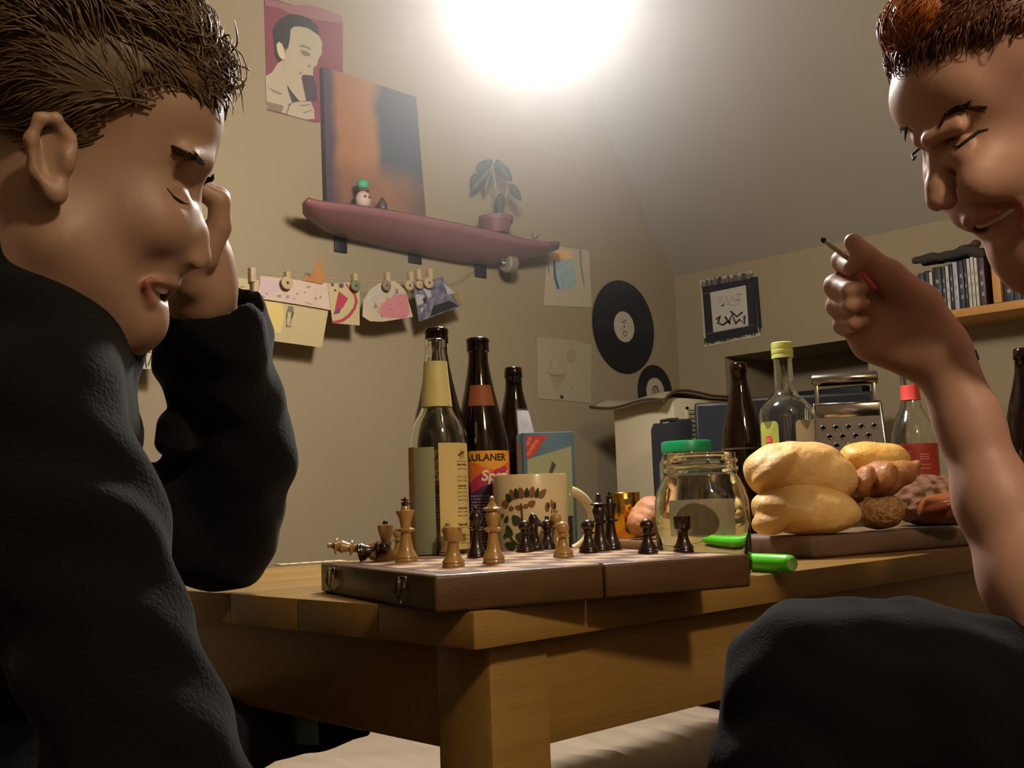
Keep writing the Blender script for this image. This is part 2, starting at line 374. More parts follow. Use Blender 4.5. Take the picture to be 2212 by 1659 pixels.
# canvas standing on the skateboard shelf: plain colour fields (generic stand-in)
def canvas_mat():
    m = bpy.data.materials.new('canvas paint'); m.use_nodes = True; nt = m.node_tree; N = nt.nodes; L = nt.links; b = N['Principled BSDF']; b.inputs['Roughness'].default_value = .6
    tc = N.new('ShaderNodeTexCoord'); no = N.new('ShaderNodeTexNoise'); no.inputs['Scale'].default_value = 3.2; no.inputs['Detail'].default_value = 5
    L.new(tc.outputs['Generated'], no.inputs['Vector'])
    mx = N.new('ShaderNodeMix'); mx.data_type = 'VECTOR'; mx.inputs[0].default_value = .16
    L.new(tc.outputs['Generated'], mx.inputs[4]); L.new(no.outputs['Color'], mx.inputs[5])
    sx = N.new('ShaderNodeSeparateXYZ'); L.new(mx.outputs[1], sx.inputs[0])
    def ramp(sock, els):
        r = N.new('ShaderNodeValToRGB'); r.color_ramp.elements[0].position = els[0][0]; r.color_ramp.elements[0].color = rgb(els[0][1])
        r.color_ramp.elements[1].position = els[-1][0]; r.color_ramp.elements[1].color = rgb(els[-1][1])
        for p, c in els[1:-1]:
            e = r.color_ramp.elements.new(p); e.color = rgb(c)
        L.new(sock, r.inputs[0]); return r.outputs[0]
    up = ramp(sx.outputs['X'], [(.13, '3e2f38'), (.2, '84583a'), (.46, '8d623e'), (.54, '3c424a'), (.95, '33383f')])
    lo = ramp(sx.outputs['X'], [(.13, '3e2f38'), (.22, '6e4a34'), (.6, '7a543a'), (.95, '4a3a34')])
    f = N.new('ShaderNodeMapRange'); f.inputs[1].default_value = .30; f.inputs[2].default_value = .42; L.new(sx.outputs['Z'], f.inputs[0])
    m2 = N.new('ShaderNodeMix'); m2.data_type = 'RGBA'; L.new(f.outputs[0], m2.inputs[0]); L.new(lo, m2.inputs[6]); L.new(up, m2.inputs[7]); L.new(m2.outputs[2], b.inputs['Base Color'])
    return m
cv = MB(); PL.poly(cv, [(690, 148), (891, 213), (913, 478), (699, 452)], .004, .016)
tag(cv.build('painted_canvas', canvas_mat(), smooth=False), 'canvas painted orange and dark blue standing on the red skateboard shelf', 'painting')

# skateboard shelf
t = thing('skateboard_shelf', 'red skateboard deck used as wall shelf on black brackets', 'shelf', PL.P(900, 545))
wall_r = [(668, 470), (700, 495), (733, 508), (800, 524), (900, 546), (1000, 564), (1060, 570), (1110, 562), (1165, 541)]
frnt_r = [(664, 430), (690, 436), (760, 443), (850, 457), (915, 469), (1000, 486), (1080, 504), (1140, 519), (1185, 526)]
ar = [on(*p, 1, YW-.012) for p in wall_r]; br = [on(*p, 1, YW-.15) for p in frnt_r]
tl, tr = on(655, 442, 1, YW-.09), on(1207, 521, 1, YW-.10)
def rails(u, v):
    k = u*10
    A = [tl*.75+ar[0]*.25]+ar+[tr*.9+ar[-1]*.1]; Bq = [tl*.75+br[0]*.25]+br+[tr*.9+br[-1]*.1]
    i = min(int(k), 9); f = k-i; a = A[i]*(1-f)+A[i+1]*f; b = Bq[i]*(1-f)+Bq[i+1]*f
    return a*(1-v)+b*v+np.array([0, 0, -.018*math.sin(pi*v)])
dk = MB(); dk.grid(lambda u, v: rails(u, v), 51, 9)
o = dk.build('deck', mat('red deck', '74494a', .5, col2='6b4548', scale=14, coat=.2), t, world=True); q = o.modifiers.new('s', 'SOLIDIFY'); q.thickness = .011; q.offset = 0
M_brk = mat('bracket black', '1d1d1c', .5)
for (x0, x1, y0, y1) in ((720, 748, 500, 548), (880, 909, 528, 572), (1023, 1049, 552, 602)):
    b = MB(); pa, pb = PL.P(x0, y0), PL.P(x1, y1)
    b.box((pa[0], YW-.006, pb[2]), (pb[0], YW, pa[2]+.01), .002); b.box((pa[0], YW-.1, pa[2]-.004), (pb[0], YW-.004, pa[2]+.002), .001)
    b.build('bracket', M_brk, t, world=True, auto=SH)
wc = on(1100, 570, 1, YW-.07)
wm = MB(); wm.ring([(.008, -.018), (.022, -.018), (.027, -.012), (.027, .012), (.022, .018), (.008, .018)], 20, M=Matrix.Translation(wc) @ Matrix.Rotation(pi/2, 4, 'Y')); wm.build('wheel', mat('grey wheel', '6d6454', .6), t, world=True, auto=SH)
wm = MB(); wm.tube([wc-np.array([.03, 0, 0]), wc+np.array([.03, 0, 0])], .007, 8); wm.tube([wc+np.array([-.026, 0, 0]), wc+np.array([-.026, .0, .045])], .008, 8); wm.build('axle', mat('dull steel', '77746c', .4, metal=.8), t, world=True)

# plant on the shelf
pb_ = on(1072, 505, 1, YW-.085); ppx = FPX/proj(pb_)[2]
t = thing('potted_plant', 'small leafy plant in a red pot on the skateboard shelf', 'plant', pb_)
pr_ = 37/ppx
MB().lathe([(0, 0), (pr_*.72, 0), (pr_*.92, 24/ppx), (pr_*1.0, 24/ppx), (pr_*1.03, 36/ppx), (pr_*.93, 36/ppx), (pr_*.88, 30/ppx), (0, 29/ppx)], 28).build('pot', mat('red clay pot', '5e3236', .6), t, auto=SH)
MB().lathe([(0, 31/ppx), (pr_*.9, 30.5/ppx)], 16).build('soil', mat('soil', '2a1f18', .95, bump=.003, bscale=200), t)
M_stem = mat('plant stem', '5a6245', .6); M_leaf = mat('dark leaf', '263328', .45, col2='202c24', scale=30)
dep = proj(pb_)[2]
def wl_(px, py, dd=0): return W(px, py, dep+dd)
for pts in ([(1074, 472), (1073, 440), (1071, 405), (1066, 375), (1066, 352)], [(1076, 470), (1084, 448), (1092, 425), (1100, 402)], [(1075, 468), (1080, 458), (1082, 448)]):
    MB().tube([wl_(x, y) for x, y in pts], [.0035]*len(pts), 7).build('stem', M_stem, t, world=True)
def leaf(px0, py0, px1, py1, w, d0=0, d1=0, bend=.012):
    A, B = wl_(px0, py0, d0), wl_(px1, py1, d1); ax = B-A; L_ = np.linalg.norm(ax); ax /= L_
    sd = np.cross(ax, CF); sd /= np.linalg.norm(sd); nr = np.cross(sd, ax); ww = w/ppx
    def fn(u, v):
        s = math.sin(pi*min(1, v**.8))**.75; k = (u-.5)*2
        return A+ax*L_*v+sd*k*ww/2*s+nr*(abs(k)*ww*.18*s)+np.array([0, 0, -bend*v*v+bend*.5*v])
    o = MB().grid(fn, 7, 12).build('leaf', M_leaf, t, world=True); q = o.modifiers.new('s', 'SOLIDIFY'); q.thickness = .0008; return o
for a in ((1064, 352, 1026, 362, 22, 0, -.03), (1060, 360, 1018, 410, 20, 0, -.02), (1058, 374, 1046, 413, 15, 0, .01), (1068, 350, 1106, 388, 27, 0, -.03), (1098, 396, 1126, 430, 20, 0, -.02), (1083, 415, 1078, 464, 22, -.01, -.03), (1064, 352, 1040, 346, 16, 0, .03), (1070, 350, 1092, 356, 16, 0, .04), (1028, 375, 1020, 405, 16, .02, .03)):
    leaf(*a)
# small things on the shelf
q0 = on(785, 452, 1, YW-.075); sc_ = FPX/proj(q0)[2]
t = thing('figurine', 'small pale round figurine with a green cap on the shelf', 'figurine', q0)
g = MB(); g.sphere((0, 0, 20/sc_), 18/sc_, 16, (1, .9, 1.15)); g.build('body', mat('pale clay', 'a58d80', .7), t)
g = MB(); g.sphere((0, 0, 54/sc_), 13/sc_, 14, (1.05, 1, .95)); g.build('green_cap', mat('green felt', '2f8a60', .7), t, label='green cap')
g = MB(); g.lathe([(14/sc_, 40/sc_), (10/sc_, 46/sc_), (0, 47/sc_)], 12); g.sphere((5/sc_, -16/sc_, 24/sc_), 3/sc_, 8); g.sphere((-6/sc_, -16/sc_, 24/sc_), 3/sc_, 8); g.build('face_marks', mat('dark brown clay', '4d342b', .7), t)
q0 = on(826, 458, 1, YW-.075)
g = MB(); g.lathe([(0, 0), (9/sc_, 0), (12/sc_, 8/sc_), (10/sc_, 20/sc_), (5/sc_, 26/sc_), (5/sc_, 31/sc_), (0, 32/sc_)], 14)
tag(g.build('trinket', mat('dark trinket glaze', '3c2f2c', .5)), 'dark little trinket jar beside the pale figurine on the shelf', 'trinket').location = tuple(q0)
tw = MB(); b0 = on(1150, 524, 1, YW-.09)
for pts in ([(1150, 526), (1156, 514), (1166, 507)], [(1153, 520), (1149, 508), (1152, 503)], [(1156, 514), (1163, 514)]):
    tw.tube([W(x, y, proj(b0)[2]) for x, y in pts], .0022, 6)
tag(tw.build('dry_twig', mat('twig', '5d4a3a', .8)), 'tiny dry twig lying at the nose of the skateboard shelf', 'twig')

# string of cards
YS = YW-.08
PS = Plane(1, YS, -1)
sp = [(240, 556), (430, 574), (490, 580), (539, 588), (620, 594), (700, 601), (790, 606), (873, 607), (940, 603), (1000, 585), (1034, 575)]
st = MB(); st.tube([PS.P(x, y) for x, y in sp[:-1]]+[on(1036, 574, 1, YW-.012)], .0012, 6)
tag(st.build('card_string', mat('twine', '93815f', .9)), 'thin twine strung along the wall holding up drawings', 'string')
def card(name, label, pts, m, off=0, t=.0008):
    q = thing(name, label, 'drawing' if 'draw' in label or 'card' in label else 'photo', PS.P(sum(p[0] for p in pts)/len(pts), sum(p[1] for p in pts)/len(pts), off), group='cards pegged on the string')
    PS.poly(MB(), pts, off, t).build('sheet', m, q, smooth=False, world=True)
    return q
def ink(par, name, m, polys, off, strokes=(), label=None):
    mb = MB()
    for q in polys: PS.poly(mb, q, off, .0002)
    for pts, w in strokes: PS.stroke(mb, pts, w, off, .0002)
    return tag(mb.build(name, m, par, smooth=False, world=True, label=label), kind='stuff' if len(polys)+len(strokes) > 1 else None)
M_pen = mat('pen grey', '5c5a49', .8); M_wash_y = mat('yellow wash', 'b09650', .8, col2='b09c6a', scale=25)
def c3(x, y): return (490+x/7.541, 560+y/7.541)
def C3(l): return [c3(*p) for p in l]
q = card('figure_drawing', 'large yellowish sheet with a small standing figure drawn on it', C3([(600, 640), (1660, 780), (1545, 1440), (735, 1330), (500, 1280)]), M_cream, -.006)
ink(q, 'yellow_wash', M_wash_y, [C3([(560, 700), (900, 690), (930, 900), (880, 1200), (620, 1180)])], -.005)
ink(q, 'figure_lines', M_pen, [C3([(1000, 760), (1080, 770), (1090, 860), (1060, 960), (1040, 960), (1050, 880), (1020, 850), (985, 880), (975, 960), (960, 960), (975, 860)]), C3([(960, 1070), (1000, 1075), (1065, 1110), (960, 1105)])], -.005, [(C3([(985, 880), (970, 1000), (975, 1080)]), 2), (C3([(1090, 860), (1050, 980), (1030, 1080)]), 2)])
q = card('spotted_drawing', 'pinkish drawing sprinkled with grey spots, pegged over a yellow sheet', C3([(540, 270), (1700, 400), (1690, 830), (1180, 740), (540, 640)]), mat('pinkish paper', 'ad9782', .8, col2='a48b80', scale=30), 0)
ink(q, 'purple_wash', mat('purple wash', 'a08690', .8, col2='a68e88', scale=30), [C3([(560, 330), (860, 370), (880, 500), (700, 590), (500, 540)])], .001)
ink(q, 'spots', mat('spot grey', '7d7264', .8), [ellp(*c3(x, y), rx/7.5, ry/7.5, 0, 8) for x, y, rx, ry in ((850, 600, 45, 25), (1270, 540, 18, 18), (1100, 640, 14, 20), (1530, 620, 20, 22), (1450, 640, 22, 28), (650, 560, 20, 16), (590, 610, 30, 20), (1330, 450, 40, 20), (1150, 560, 24, 14), (990, 610, 30, 30))]+[C3([(1260, 690), (1400, 730), (1400, 745), (1270, 705)])], .0012)
q = card('orange_card', 'orange cutout card shaped like a peak standing above the string', C3([(1220, 340), (1310, 245), (1350, 300), (1440, 150), (1470, 10), (1530, 15), (1560, 180), (1625, 255), (1560, 405)]), mat('orange card', '96683a', .8, col2='8a5830', scale=40), .003)
q = card('heart_card', 'cream card with a red heart outline and red wedge', C3([(1640, 400), (2160, 370), (2160, 1080), (1720, 1040)]), M_cream, .002)
M_red = mat('red marker', '8c2f37', .8)
ink(q, 'red_wedge', mat('red wash', '8f2c3c', .8), [C3([(1825, 520), (1975, 640), (1890, 790), (1745, 880), (1800, 620)])], .0032)
ink(q, 'red_outline', M_red, [], .0032, [(C3([(1940, 400), (2010, 500), (2085, 580), (2110, 680), (2080, 800), (1990, 920), (1880, 1000), (1720, 1030)]), [3, 4, 5, 6, 6, 7, 7, 5])])
ink(q, 'dark_dabs', mat('plum ink', '553645', .8), [ellp(*c3(x, y), r/7.5, r/7.5, 0, 8) for x, y, r in ((1720, 415, 26), (1865, 430, 42), (1765, 505, 20))]+[C3([(1745, 880), (1800, 800), (1860, 810), (1830, 880), (1745, 900)])], .0034)
def c4(x, y): return (760+x/8.508, 560+y/8.508)
def C4(l): return [c4(*p) for p in l]
q = card('pink_fish_drawing', 'rounded drawing with a grey sky and a pink swimming shape', C4([(190, 1050), (210, 760), (330, 560), (500, 440), (780, 400), (980, 560), (1120, 1060), (560, 1150), (330, 1140)]), mat('drab paper', 'a39379', .8, col2='958770', scale=30), .001)
ink(q, 'grey_sky', mat('grey crayon', '8a837c', .85, col2='a2977f', scale=60), [C4([(230, 800), (330, 600), (520, 480), (640, 520), (560, 660), (420, 800)])], .002)
ink(q, 'pink_shape', mat('pink crayon', '9d5c57', .85, col2='a26b6e', scale=40), [C4([(460, 960), (560, 820), (700, 720), (880, 640), (1020, 640), (1060, 1000), (1000, 1090), (600, 1070)])], .002)
ink(q, 'bumps', mat('brown crayon', '7c5f56', .85), [C4([(400, 900), (430, 790), (480, 890)]), C4([(620, 760), (640, 710), (690, 720)]), C4([(740, 690), (770, 650), (820, 660)]), C4([(520, 1020), (560, 1000), (575, 1080)]), C4([(660, 915), (750, 905), (720, 935)]), C4([(800, 540), (850, 545), (860, 640), (800, 640)])], .0026)
q = card('dark_photo_card', 'dark blue grey photo card hanging tilted at the end of the string', C4([(1120, 480), (1650, 325), (2035, 850), (1235, 1150)]), mat('dark photo', '3d3a48', .5, col2='6a6570', scale=60, contrast=.3), .004)
ink(q, 'pale_patches', mat('photo pale', '8f8a86', .5), [C4([(1310, 530), (1440, 560), (1470, 680), (1400, 720)]), C4([(1170, 640), (1330, 660), (1320, 800), (1200, 860)]), C4([(1250, 910), (1330, 880), (1290, 990)]), C4([(1690, 430), (1900, 620), (1760, 650)])], .0052)
ink(q, 'dark_patches', mat('photo dark', '1f221f', .5), [C4([(1500, 860), (1800, 760), (1960, 860), (1440, 1050)]), C4([(1300, 720), (1370, 700), (1360, 820), (1320, 800)])], .0053)
ink(q, 'ochre_patch', mat('photo ochre', '77643a', .5), [C4([(1860, 640), (1950, 610), (2030, 840), (1950, 830)])], .0053)
q = card('ink_lettering_sheet', 'white sheet with black brush strokes behind the lifted sleeve', [(262, 562), (366, 572), (364, 800), (266, 794)], M_paper, 0)
ink(q, 'brush_strokes', mat('black ink', '1d1b1a', .7), [], .001, [([(300, 765), (330, 760), (320, 790)], 3), ([(312, 755), (316, 795)], 3), ([(335, 770), (352, 764), (360, 775), (345, 792)], 3), ([(335, 772), (340, 795)], 3)])
q = card('thin_line_drawing', 'cream sheet with two curled pen lines beside the cuff', [(486, 596), (560, 606), (548, 690), (470, 680)], M_cream, -.004)
ink(q, 'curled_lines', M_pen, [], -.003, [([(498, 617), (508, 609), (516, 612)], 2.2), ([(515, 628), (522, 619), (530, 620)], 2)])
# clothes pegs
M_peg = mat('pale wood peg', 'a08a68', .7, col2='937c5c', scale=60); M_disc = {'b': mat('brown disc', '6f5c4c', .7), 'g': mat('green disc', '5d5f45', .7), 't': mat('tan disc', '96815f', .7)}
for (px, py, dx, dy, r, c, kind) in ((620, 596, 620, 611, 14, 't', 'tan disc with dark rim'), (765, 600, 768, 617, 12, 'g', 'green disc'), (836, 598, 835, 617, 11, 'b', 'dark brown disc'), (886, 596, 884, 617, 11, 't', 'plain tan disc'), (903, 592, 906, 615, 9, 't', 'small disc with orange dot'), (928, 590, 926, 611, 12, 't', 'tan disc, last on the string')):
    c = PS.P(px, py, .004); s_ = proj(c)[2]/FPX
    q = thing('clothes_peg', 'wooden peg on the string decorated with a '+kind, 'peg', c, group='pegs on the card string')
    MB().box((-5*s_, -.008, -14*s_), (5*s_, .008, 9*s_), .0015).build('peg_body', M_peg, q, auto=SH)
    d = PS.P(dx, dy, .014)
    m = MB(); m.lathe([(0, -.003), (r*s_, -.003), (r*s_, .002), (r*.8*s_, .003), (0, .003)], 20, M=Matrix.Translation(d) @ Matrix.Rotation(pi/2, 4, 'X') @ Matrix.Scale(1, 4)); m.build('disc', M_disc[c if isinstance(c, str) else ('g' if 'green' in kind else 'b' if 'brown' in kind else 't')], q, world=True, auto=SH)
    m = MB(); m.sphere(d+np.array([0, -.003, 0]), r*.25*s_, 8); m.build('disc_center', mat('orange dot', '9a5a2c', .6) if 'orange' in kind else mat('dark dot', '443a30', .6), q, world=True)
c = PS.P(544, 598, .004); s_ = proj(c)[2]/FPX
q = thing('clothes_peg', 'plain wooden peg on the string with a dangling dark stem', 'peg', c, group='pegs on the card string')
MB().box((-6*s_, -.008, -12*s_), (6*s_, .008, 20*s_), .0015).build('peg_body', M_peg, q, auto=SH)
MB().tube([(0, -.004, -10*s_), (0, -.004, -34*s_), (2*s_, -.004, -50*s_)], .003, 6).build('stem', mat('peg stem', '5d4c38', .8), q)

# taped drawings right of the shelf
t = thing('jar_watercolour', 'white sheet with a blue jar and green stroke painted, taped above the record', 'drawing', PL.P(1225, 600))
PL.poly(MB(), [(1183, 530), (1272, 541), (1278, 664), (1174, 660)], .001, .0008).build('sheet', M_paper, t, smooth=False, world=True)
def pl(name, m, polys, off, strokes=(), par=None):
    mb = MB()
    for q in polys: PL.poly(mb, q, off, .0002)
    for pts, w in strokes: PL.stroke(mb, pts, w, off, .0002)
    return tag(mb.build(name, m, par, smooth=False, world=True), kind='stuff' if len(polys)+len(strokes) > 1 else None)
pl('jar_paint', mat('blue wash', '6f8a90', .8, col2='8c9a92', scale=60), [[(1196, 563), (1238, 560), (1244, 612), (1236, 622), (1204, 626), (1197, 600)]], .002, par=t)
pl('lid_paint', mat('orange wash', 'c0936a', .8), [[(1197, 540), (1234, 543), (1238, 560), (1196, 560)]], .002, par=t)
pl('shade_stroke', mat('deep blue wash', '33506a', .8), [], .0024, [([(1197, 563), (1199, 600), (1206, 624)], [4, 6, 5])], par=t)
pl('green_stroke', mat('green wash', '667a55', .8), [], .002, [([(1253, 540), (1255, 575), (1260, 605), (1262, 620)], [5, 4, 4, 2]), ([(1184, 568), (1186, 590)], 4)], par=t)
pl('pencil_marks', mat('pencil', 'a19477', .8), [], .002, [([(1183, 612), (1186, 630), (1192, 634)], 3), ([(1213, 640), (1224, 634), (1232, 644), (1222, 655), (1213, 648)], 2)], par=t)
t = thing('cone_pencil_drawing', 'faint pencil drawing of an ice cream cone taped below the record', 'drawing', PL.P(1215, 800))
PL.poly(MB(), [(1160, 728), (1240, 735), (1278, 745), (1276, 872), (1250, 868), (1162, 861)], .001, .0008).build('sheet', mat('thin tracing paper', '91866f', .8, col2='8b8069', scale=10), t, smooth=False, world=True)
pl('pencil_cone', mat('pencil light', '83775f', .8), [[(1186, 806), (1222, 812), (1202, 845)], ellp(1234, 770, 10, 14), [(1225, 828), (1238, 838), (1235, 843)]], .002, [([(1188, 800), (1192, 780), (1200, 762), (1208, 780), (1222, 800)], 2)], par=t)
pl('pencil_edge', mat('pencil dark', '6f6048', .8), [], .0022, [([(1184, 804), (1192, 811), (1205, 812), (1217, 812), (1220, 806)], 2.5)], par=t)
g = MB(); g.sphere(PL.P(1213, 857, .003), .006, 10); g.build('pin', mat('dark pin', '3a281b', .4), t, world=True)

# records on the left wall
M_vinyl = mat('vinyl', '14161b', .35, bump=.0002, bscale=400)
for (px, py, R_, name, lab) in ((1347.5, 706, .151, 'vinyl_record', 'black twelve inch vinyl record hung flat on the wall'), (1415, 846, .088, 'vinyl_single', 'small seven inch record half hidden behind the white cabinet lid')):
    c = PL.P(px, py, .004); t = thing(name, lab, 'record', c)
    Mx = Matrix.Rotation(pi/2, 4, 'X')
    hole = .0036 if R_ > .1 else .019
    MB().ring([(hole, -.001), (R_, -.001), (R_+.0006, 0), (R_, .0012), (R_*.35, .0010), (hole, .0012)], 72, M=Mx).build('disc', M_vinyl, t, auto=SH)
    gr = MB()
    for k in range(7):
        r_ = R_*(.42+.08*k); gr.ring([(r_, .001), (r_+.0006, .0016), (r_+.0012, .001)], 64, M=Mx)
    gr.build('groove_bands', mat('vinyl groove', '1b1e24', .25), t)
    rl = .050 if R_ > .1 else .046
    MB().ring([(hole+.0005, .0012), (rl, .0012), (rl, .0019), (hole+.0005, .0019)], 40, M=Mx).build('center_label', mat('record label', 'a49b8a', .7, col2='968c7c', scale=50), t, auto=SH)
    if R_ > .1:
        m = MB(); m.ring([(.006, .002), (.008, .0024), (.010, .002)], 20, M=Matrix.Translation((.002, 0, -.022)) @ Mx); m.box((-.015, -.0022, .012), (.006, -.0019, .016)); m.box((-.01, -.0022, .02), (.012, -.0019, .023)); m.build('label_print', mat('label ink', '6a6258', .7), t)

# black bordered print on the back wall
t = thing('graffiti_print', 'white paper with graffiti letters inside a black brushed border', 'picture', PB.P(1577, 667))
def pb2(name, m, polys, off, strokes=(), par=None, th=.0004):
    mb = MB()
    for q in polys: PB.poly(mb, q, off, th)
    for pts, w in strokes: PB.stroke(mb, pts, w, off, .0003)
    return tag(mb.build(name, m, par, smooth=False, world=True), kind='stuff' if len(polys)+len(strokes) > 1 else None)
pb2('sheet', M_paper, [[(1512, 606), (1630, 584), (1643, 726), (1522, 750)]], .001, par=t, th=.001)
M_brush = mat('black brush paint', '17161a', .6, col2='24222a', scale=80)
random.seed(3)
ticks = []
for k in range(40):
    x = 1516+k*2.85; y = 611-(k*2.85)*.19; ticks.append(([(x, y-random.uniform(-2, 7)), (x+1, y+12)], random.uniform(1.2, 2.6)))
    yb = 745-(k*2.85)*.2; ticks.append(([(x+6, yb-14), (x+7, yb+random.uniform(-4, 2))], random.uniform(1.5, 3)))
for k in range(16):
    x = 1622+k*.95; ticks.append(([(x, 600-k*.2), (x+9, 712+random.uniform(-8, 10))], 1.0))
pb2('brushed_border', M_brush, [[(1516, 620), (1628, 600), (1630, 616), (1518, 635)], [(1518, 635.5), (1536, 632.5), (1543, 717.5), (1524, 721.5)], [(1524, 722), (1634, 701), (1636, 718), (1526, 741)], [(1611, 619.5), (1630, 616.5), (1634, 700.5), (1616, 704)]], .0022, par=t)
pb2('brush_ticks', M_brush, [], .0027, ticks, par=t)
pb2('inner_paper', mat('grey white paper', 'a39d90', .8), [[(1534, 632), (1611, 616), (1617, 702), (1541, 717)]], .0028, par=t)
M_sil = mat('silver ink', '8f8b82', .6)
pb2('silver_letters', M_sil, [], .0034, [([(1548, 644), (1560, 640), (1552, 654), (1566, 650), (1560, 662)], 4), ([(1568, 640), (1574, 656), (1582, 640), (1588, 654)], 4), ([(1590, 636), (1602, 634), (1590, 650), (1600, 648)], 4), ([(1552, 662), (1570, 658), (1588, 660), (1598, 654)], 3)], par=t)
pb2('black_letters', mat('letter black', '222024', .6), [], .0034, [([(1547, 690), (1556, 682), (1551, 698), (1562, 702), (1572, 694)], 4.5), ([(1566, 684), (1578, 700)], 4), ([(1574, 698), (1582, 678), (1588, 696)], 4), ([(1578, 672), (1592, 684), (1604, 674)], 4), ([(1588, 700), (1598, 690), (1608, 700), (1608, 682)], 4.5)], par=t)

# wall bookshelf
YA, YB, XF, XB = .55, 1.335, 2.785, XW
M_pine = mat('pine shelf', 'a9773c', .55, col2='9b6a33', scale=6, stretch=(1, 10, 10))
t = thing('wall_bookshelf', 'pine wall shelf with uprights holding books', 'shelf', (XW, .95, 1.275))
MB().box((XF, YA, 1.262), (XB, YB, 1.284), .002).build('bottom_board', M_pine, t, world=True, auto=SH)
MB().box((XF, 1.118, 1.284), (XB, 1.139, 1.45), .002).build('upright', M_pine, t, world=True, auto=SH)
MB().box((XF, YA, 1.284), (XB, YA+.02, 1.45), .002).build('upright', M_pine, t, world=True, auto=SH)
cols = {'black': mat('book black', '1c1c20', .5), 'navy': mat('book navy', '22242f', .5), 'grey': mat('book grey', '3a3a3e', .5), 'white': mat('book pale', 'a39c8c', .5), 'silver': mat('book silver', '8c8c92', .4), 'maroon': mat('book maroon', '3a242c', .5), 'redb': mat('book red', '8a3a38', .5), 'slate': mat('book slate', '2c3038', .5)}
M_pg = mat('book pages', 'b8ab8e', .8)
def px_to_y(px): return on(px, 610, 0, XF+.01)[1]
bk = [(1944, 1957, 'slate', .095, 'slate book, first of the row'), (1958, 1971, 'grey', .1, 'grey book second from the row start'), (1972, 1984, 'redb', .108, 'red book near the row start'), (1985, 1997, 'slate', .112, 'slate book right of the red one'), (1998, 2007, 'navy', .115, 'navy book left of a thin white spine'),
      (2008, 2015, 'white', .110, 'thin white spine in the middle of the row'), (2016, 2034, 'black', .120, 'thick black book with pale lettering'), (2035, 2043, 'navy', .118, 'thin navy book left of a pale spine'), (2044, 2051, 'white', .118, 'pale thin spine between two black books'), (2052, 2059, 'black', .121, 'thin black book beside the silver spine'), (2060, 2070, 'silver', .125, 'silver spine, widest bright book'),
      (2071, 2083, 'navy', .126, 'navy book right of the silver spine'), (2084, 2090, 'black', .126, 'black book left of three pale spines'), (2091, 2098, 'white', .127, 'first of three pale spines'), (2099, 2106, 'white', .13, 'middle of three pale spines'), (2107, 2114, 'white', .126, 'last of three pale spines'), (2115, 2129, 'maroon', .124, 'maroon book against the shelf upright')]
def book(y0, y1, h, c, lab, xo=0):
    q = thing('book', lab+' on the wall shelf', 'book', (XF+.008+xo, (y0+y1)/2, 1.284), group='books on the wall shelf')
    w = y1-y0; d = .13
    m = MB(); m.box((0, -w/2, 0), (.0025, w/2, h), .0008); m.box((.0025, -w/2, 0), (d, -w/2+.0018, h)); m.box((.0025, w/2-.0018, 0), (d, w/2, h)); m.build('cover', cols[c], q, auto=SH)
    MB().box((.0026, -w/2+.0019, .003), (d-.003, w/2-.0019, h-.003)).build('pages', M_pg, q, smooth=False)
    if w > .006:
        m = MB()
        for k in range(3):
            m.box((-.0004, -w*.22, h*(.2+.22*k)), (.0001, w*.22*(1 if k % 2 else .6), h*(.28+.22*k)))
        m.build('spine_print', mat('spine print', '77736a', .6), q, smooth=False)
for x0, x1, c, h, lab in bk: book(px_to_y(x1)+.0004, px_to_y(x0)-.0004, h, c, lab)
yy = 1.116
for k in range(14):
    w = random.uniform(.012, .028); book(yy-w+.0006, yy-.0006, random.uniform(.105, .13), ['black', 'slate', 'navy', 'grey'][k % 4], ('black', 'slate', 'navy', 'grey')[k % 4]+' book, '+('first', 'second', 'third', 'fourth', 'fifth', 'sixth', 'seventh', 'eighth', 'ninth', 'tenth', 'eleventh', 'twelfth', 'thirteenth', 'fourteenth')[k]+' to the right of the upright', .002); yy -= w
def on_books(px): return (on(px, 560, 0, XF+.05)[1])
g = SDF()
for a, b, r in (((1980, 563), (2015, 556), 9), ((2015, 556), (2050, 553), 8), ((2050, 551), (2085, 542), 9), ((2085, 541), (2122, 548), 11)):
    s_ = 3.0/FPX; A = on(*a, 0, XF+.05); B = on(*b, 0, XF+.05); g.cap(A, B, r*s_, r*s_, .012); g.cap(A+np.array([.05, 0, .002]), B+np.array([.05, 0, .002]), r*s_, r*s_, .012)
V, F = g.mesh(.003, lambda x, y, z: .0025*np.sin(140*y+40*z)*np.sin(90*x+60*z))
tag(np_obj('folded_cloth', V, F, mat('dark cloth', '2a2620', .9, bump=.001, bscale=300)), 'dark rumpled cloth lying on top of the shelved books', 'cloth')
g = SDF(); cpos = on(2103, 535, 0, XF+.07); s_ = 3.0/FPX
for k in range(14):
    a = k*2.4; g.ell(cpos+np.array([.02*math.sin(a*1.7), 13*s_*math.cos(a), 7*s_*math.sin(a*.9)]), [7*s_]*3, None, .004)
V, F = g.mesh(.0025)
tag(np_obj('pine_cone', V, F, mat('brown cone', '3d261a', .8)), 'brown knobbly cone lying on the books by the upright', 'cone')
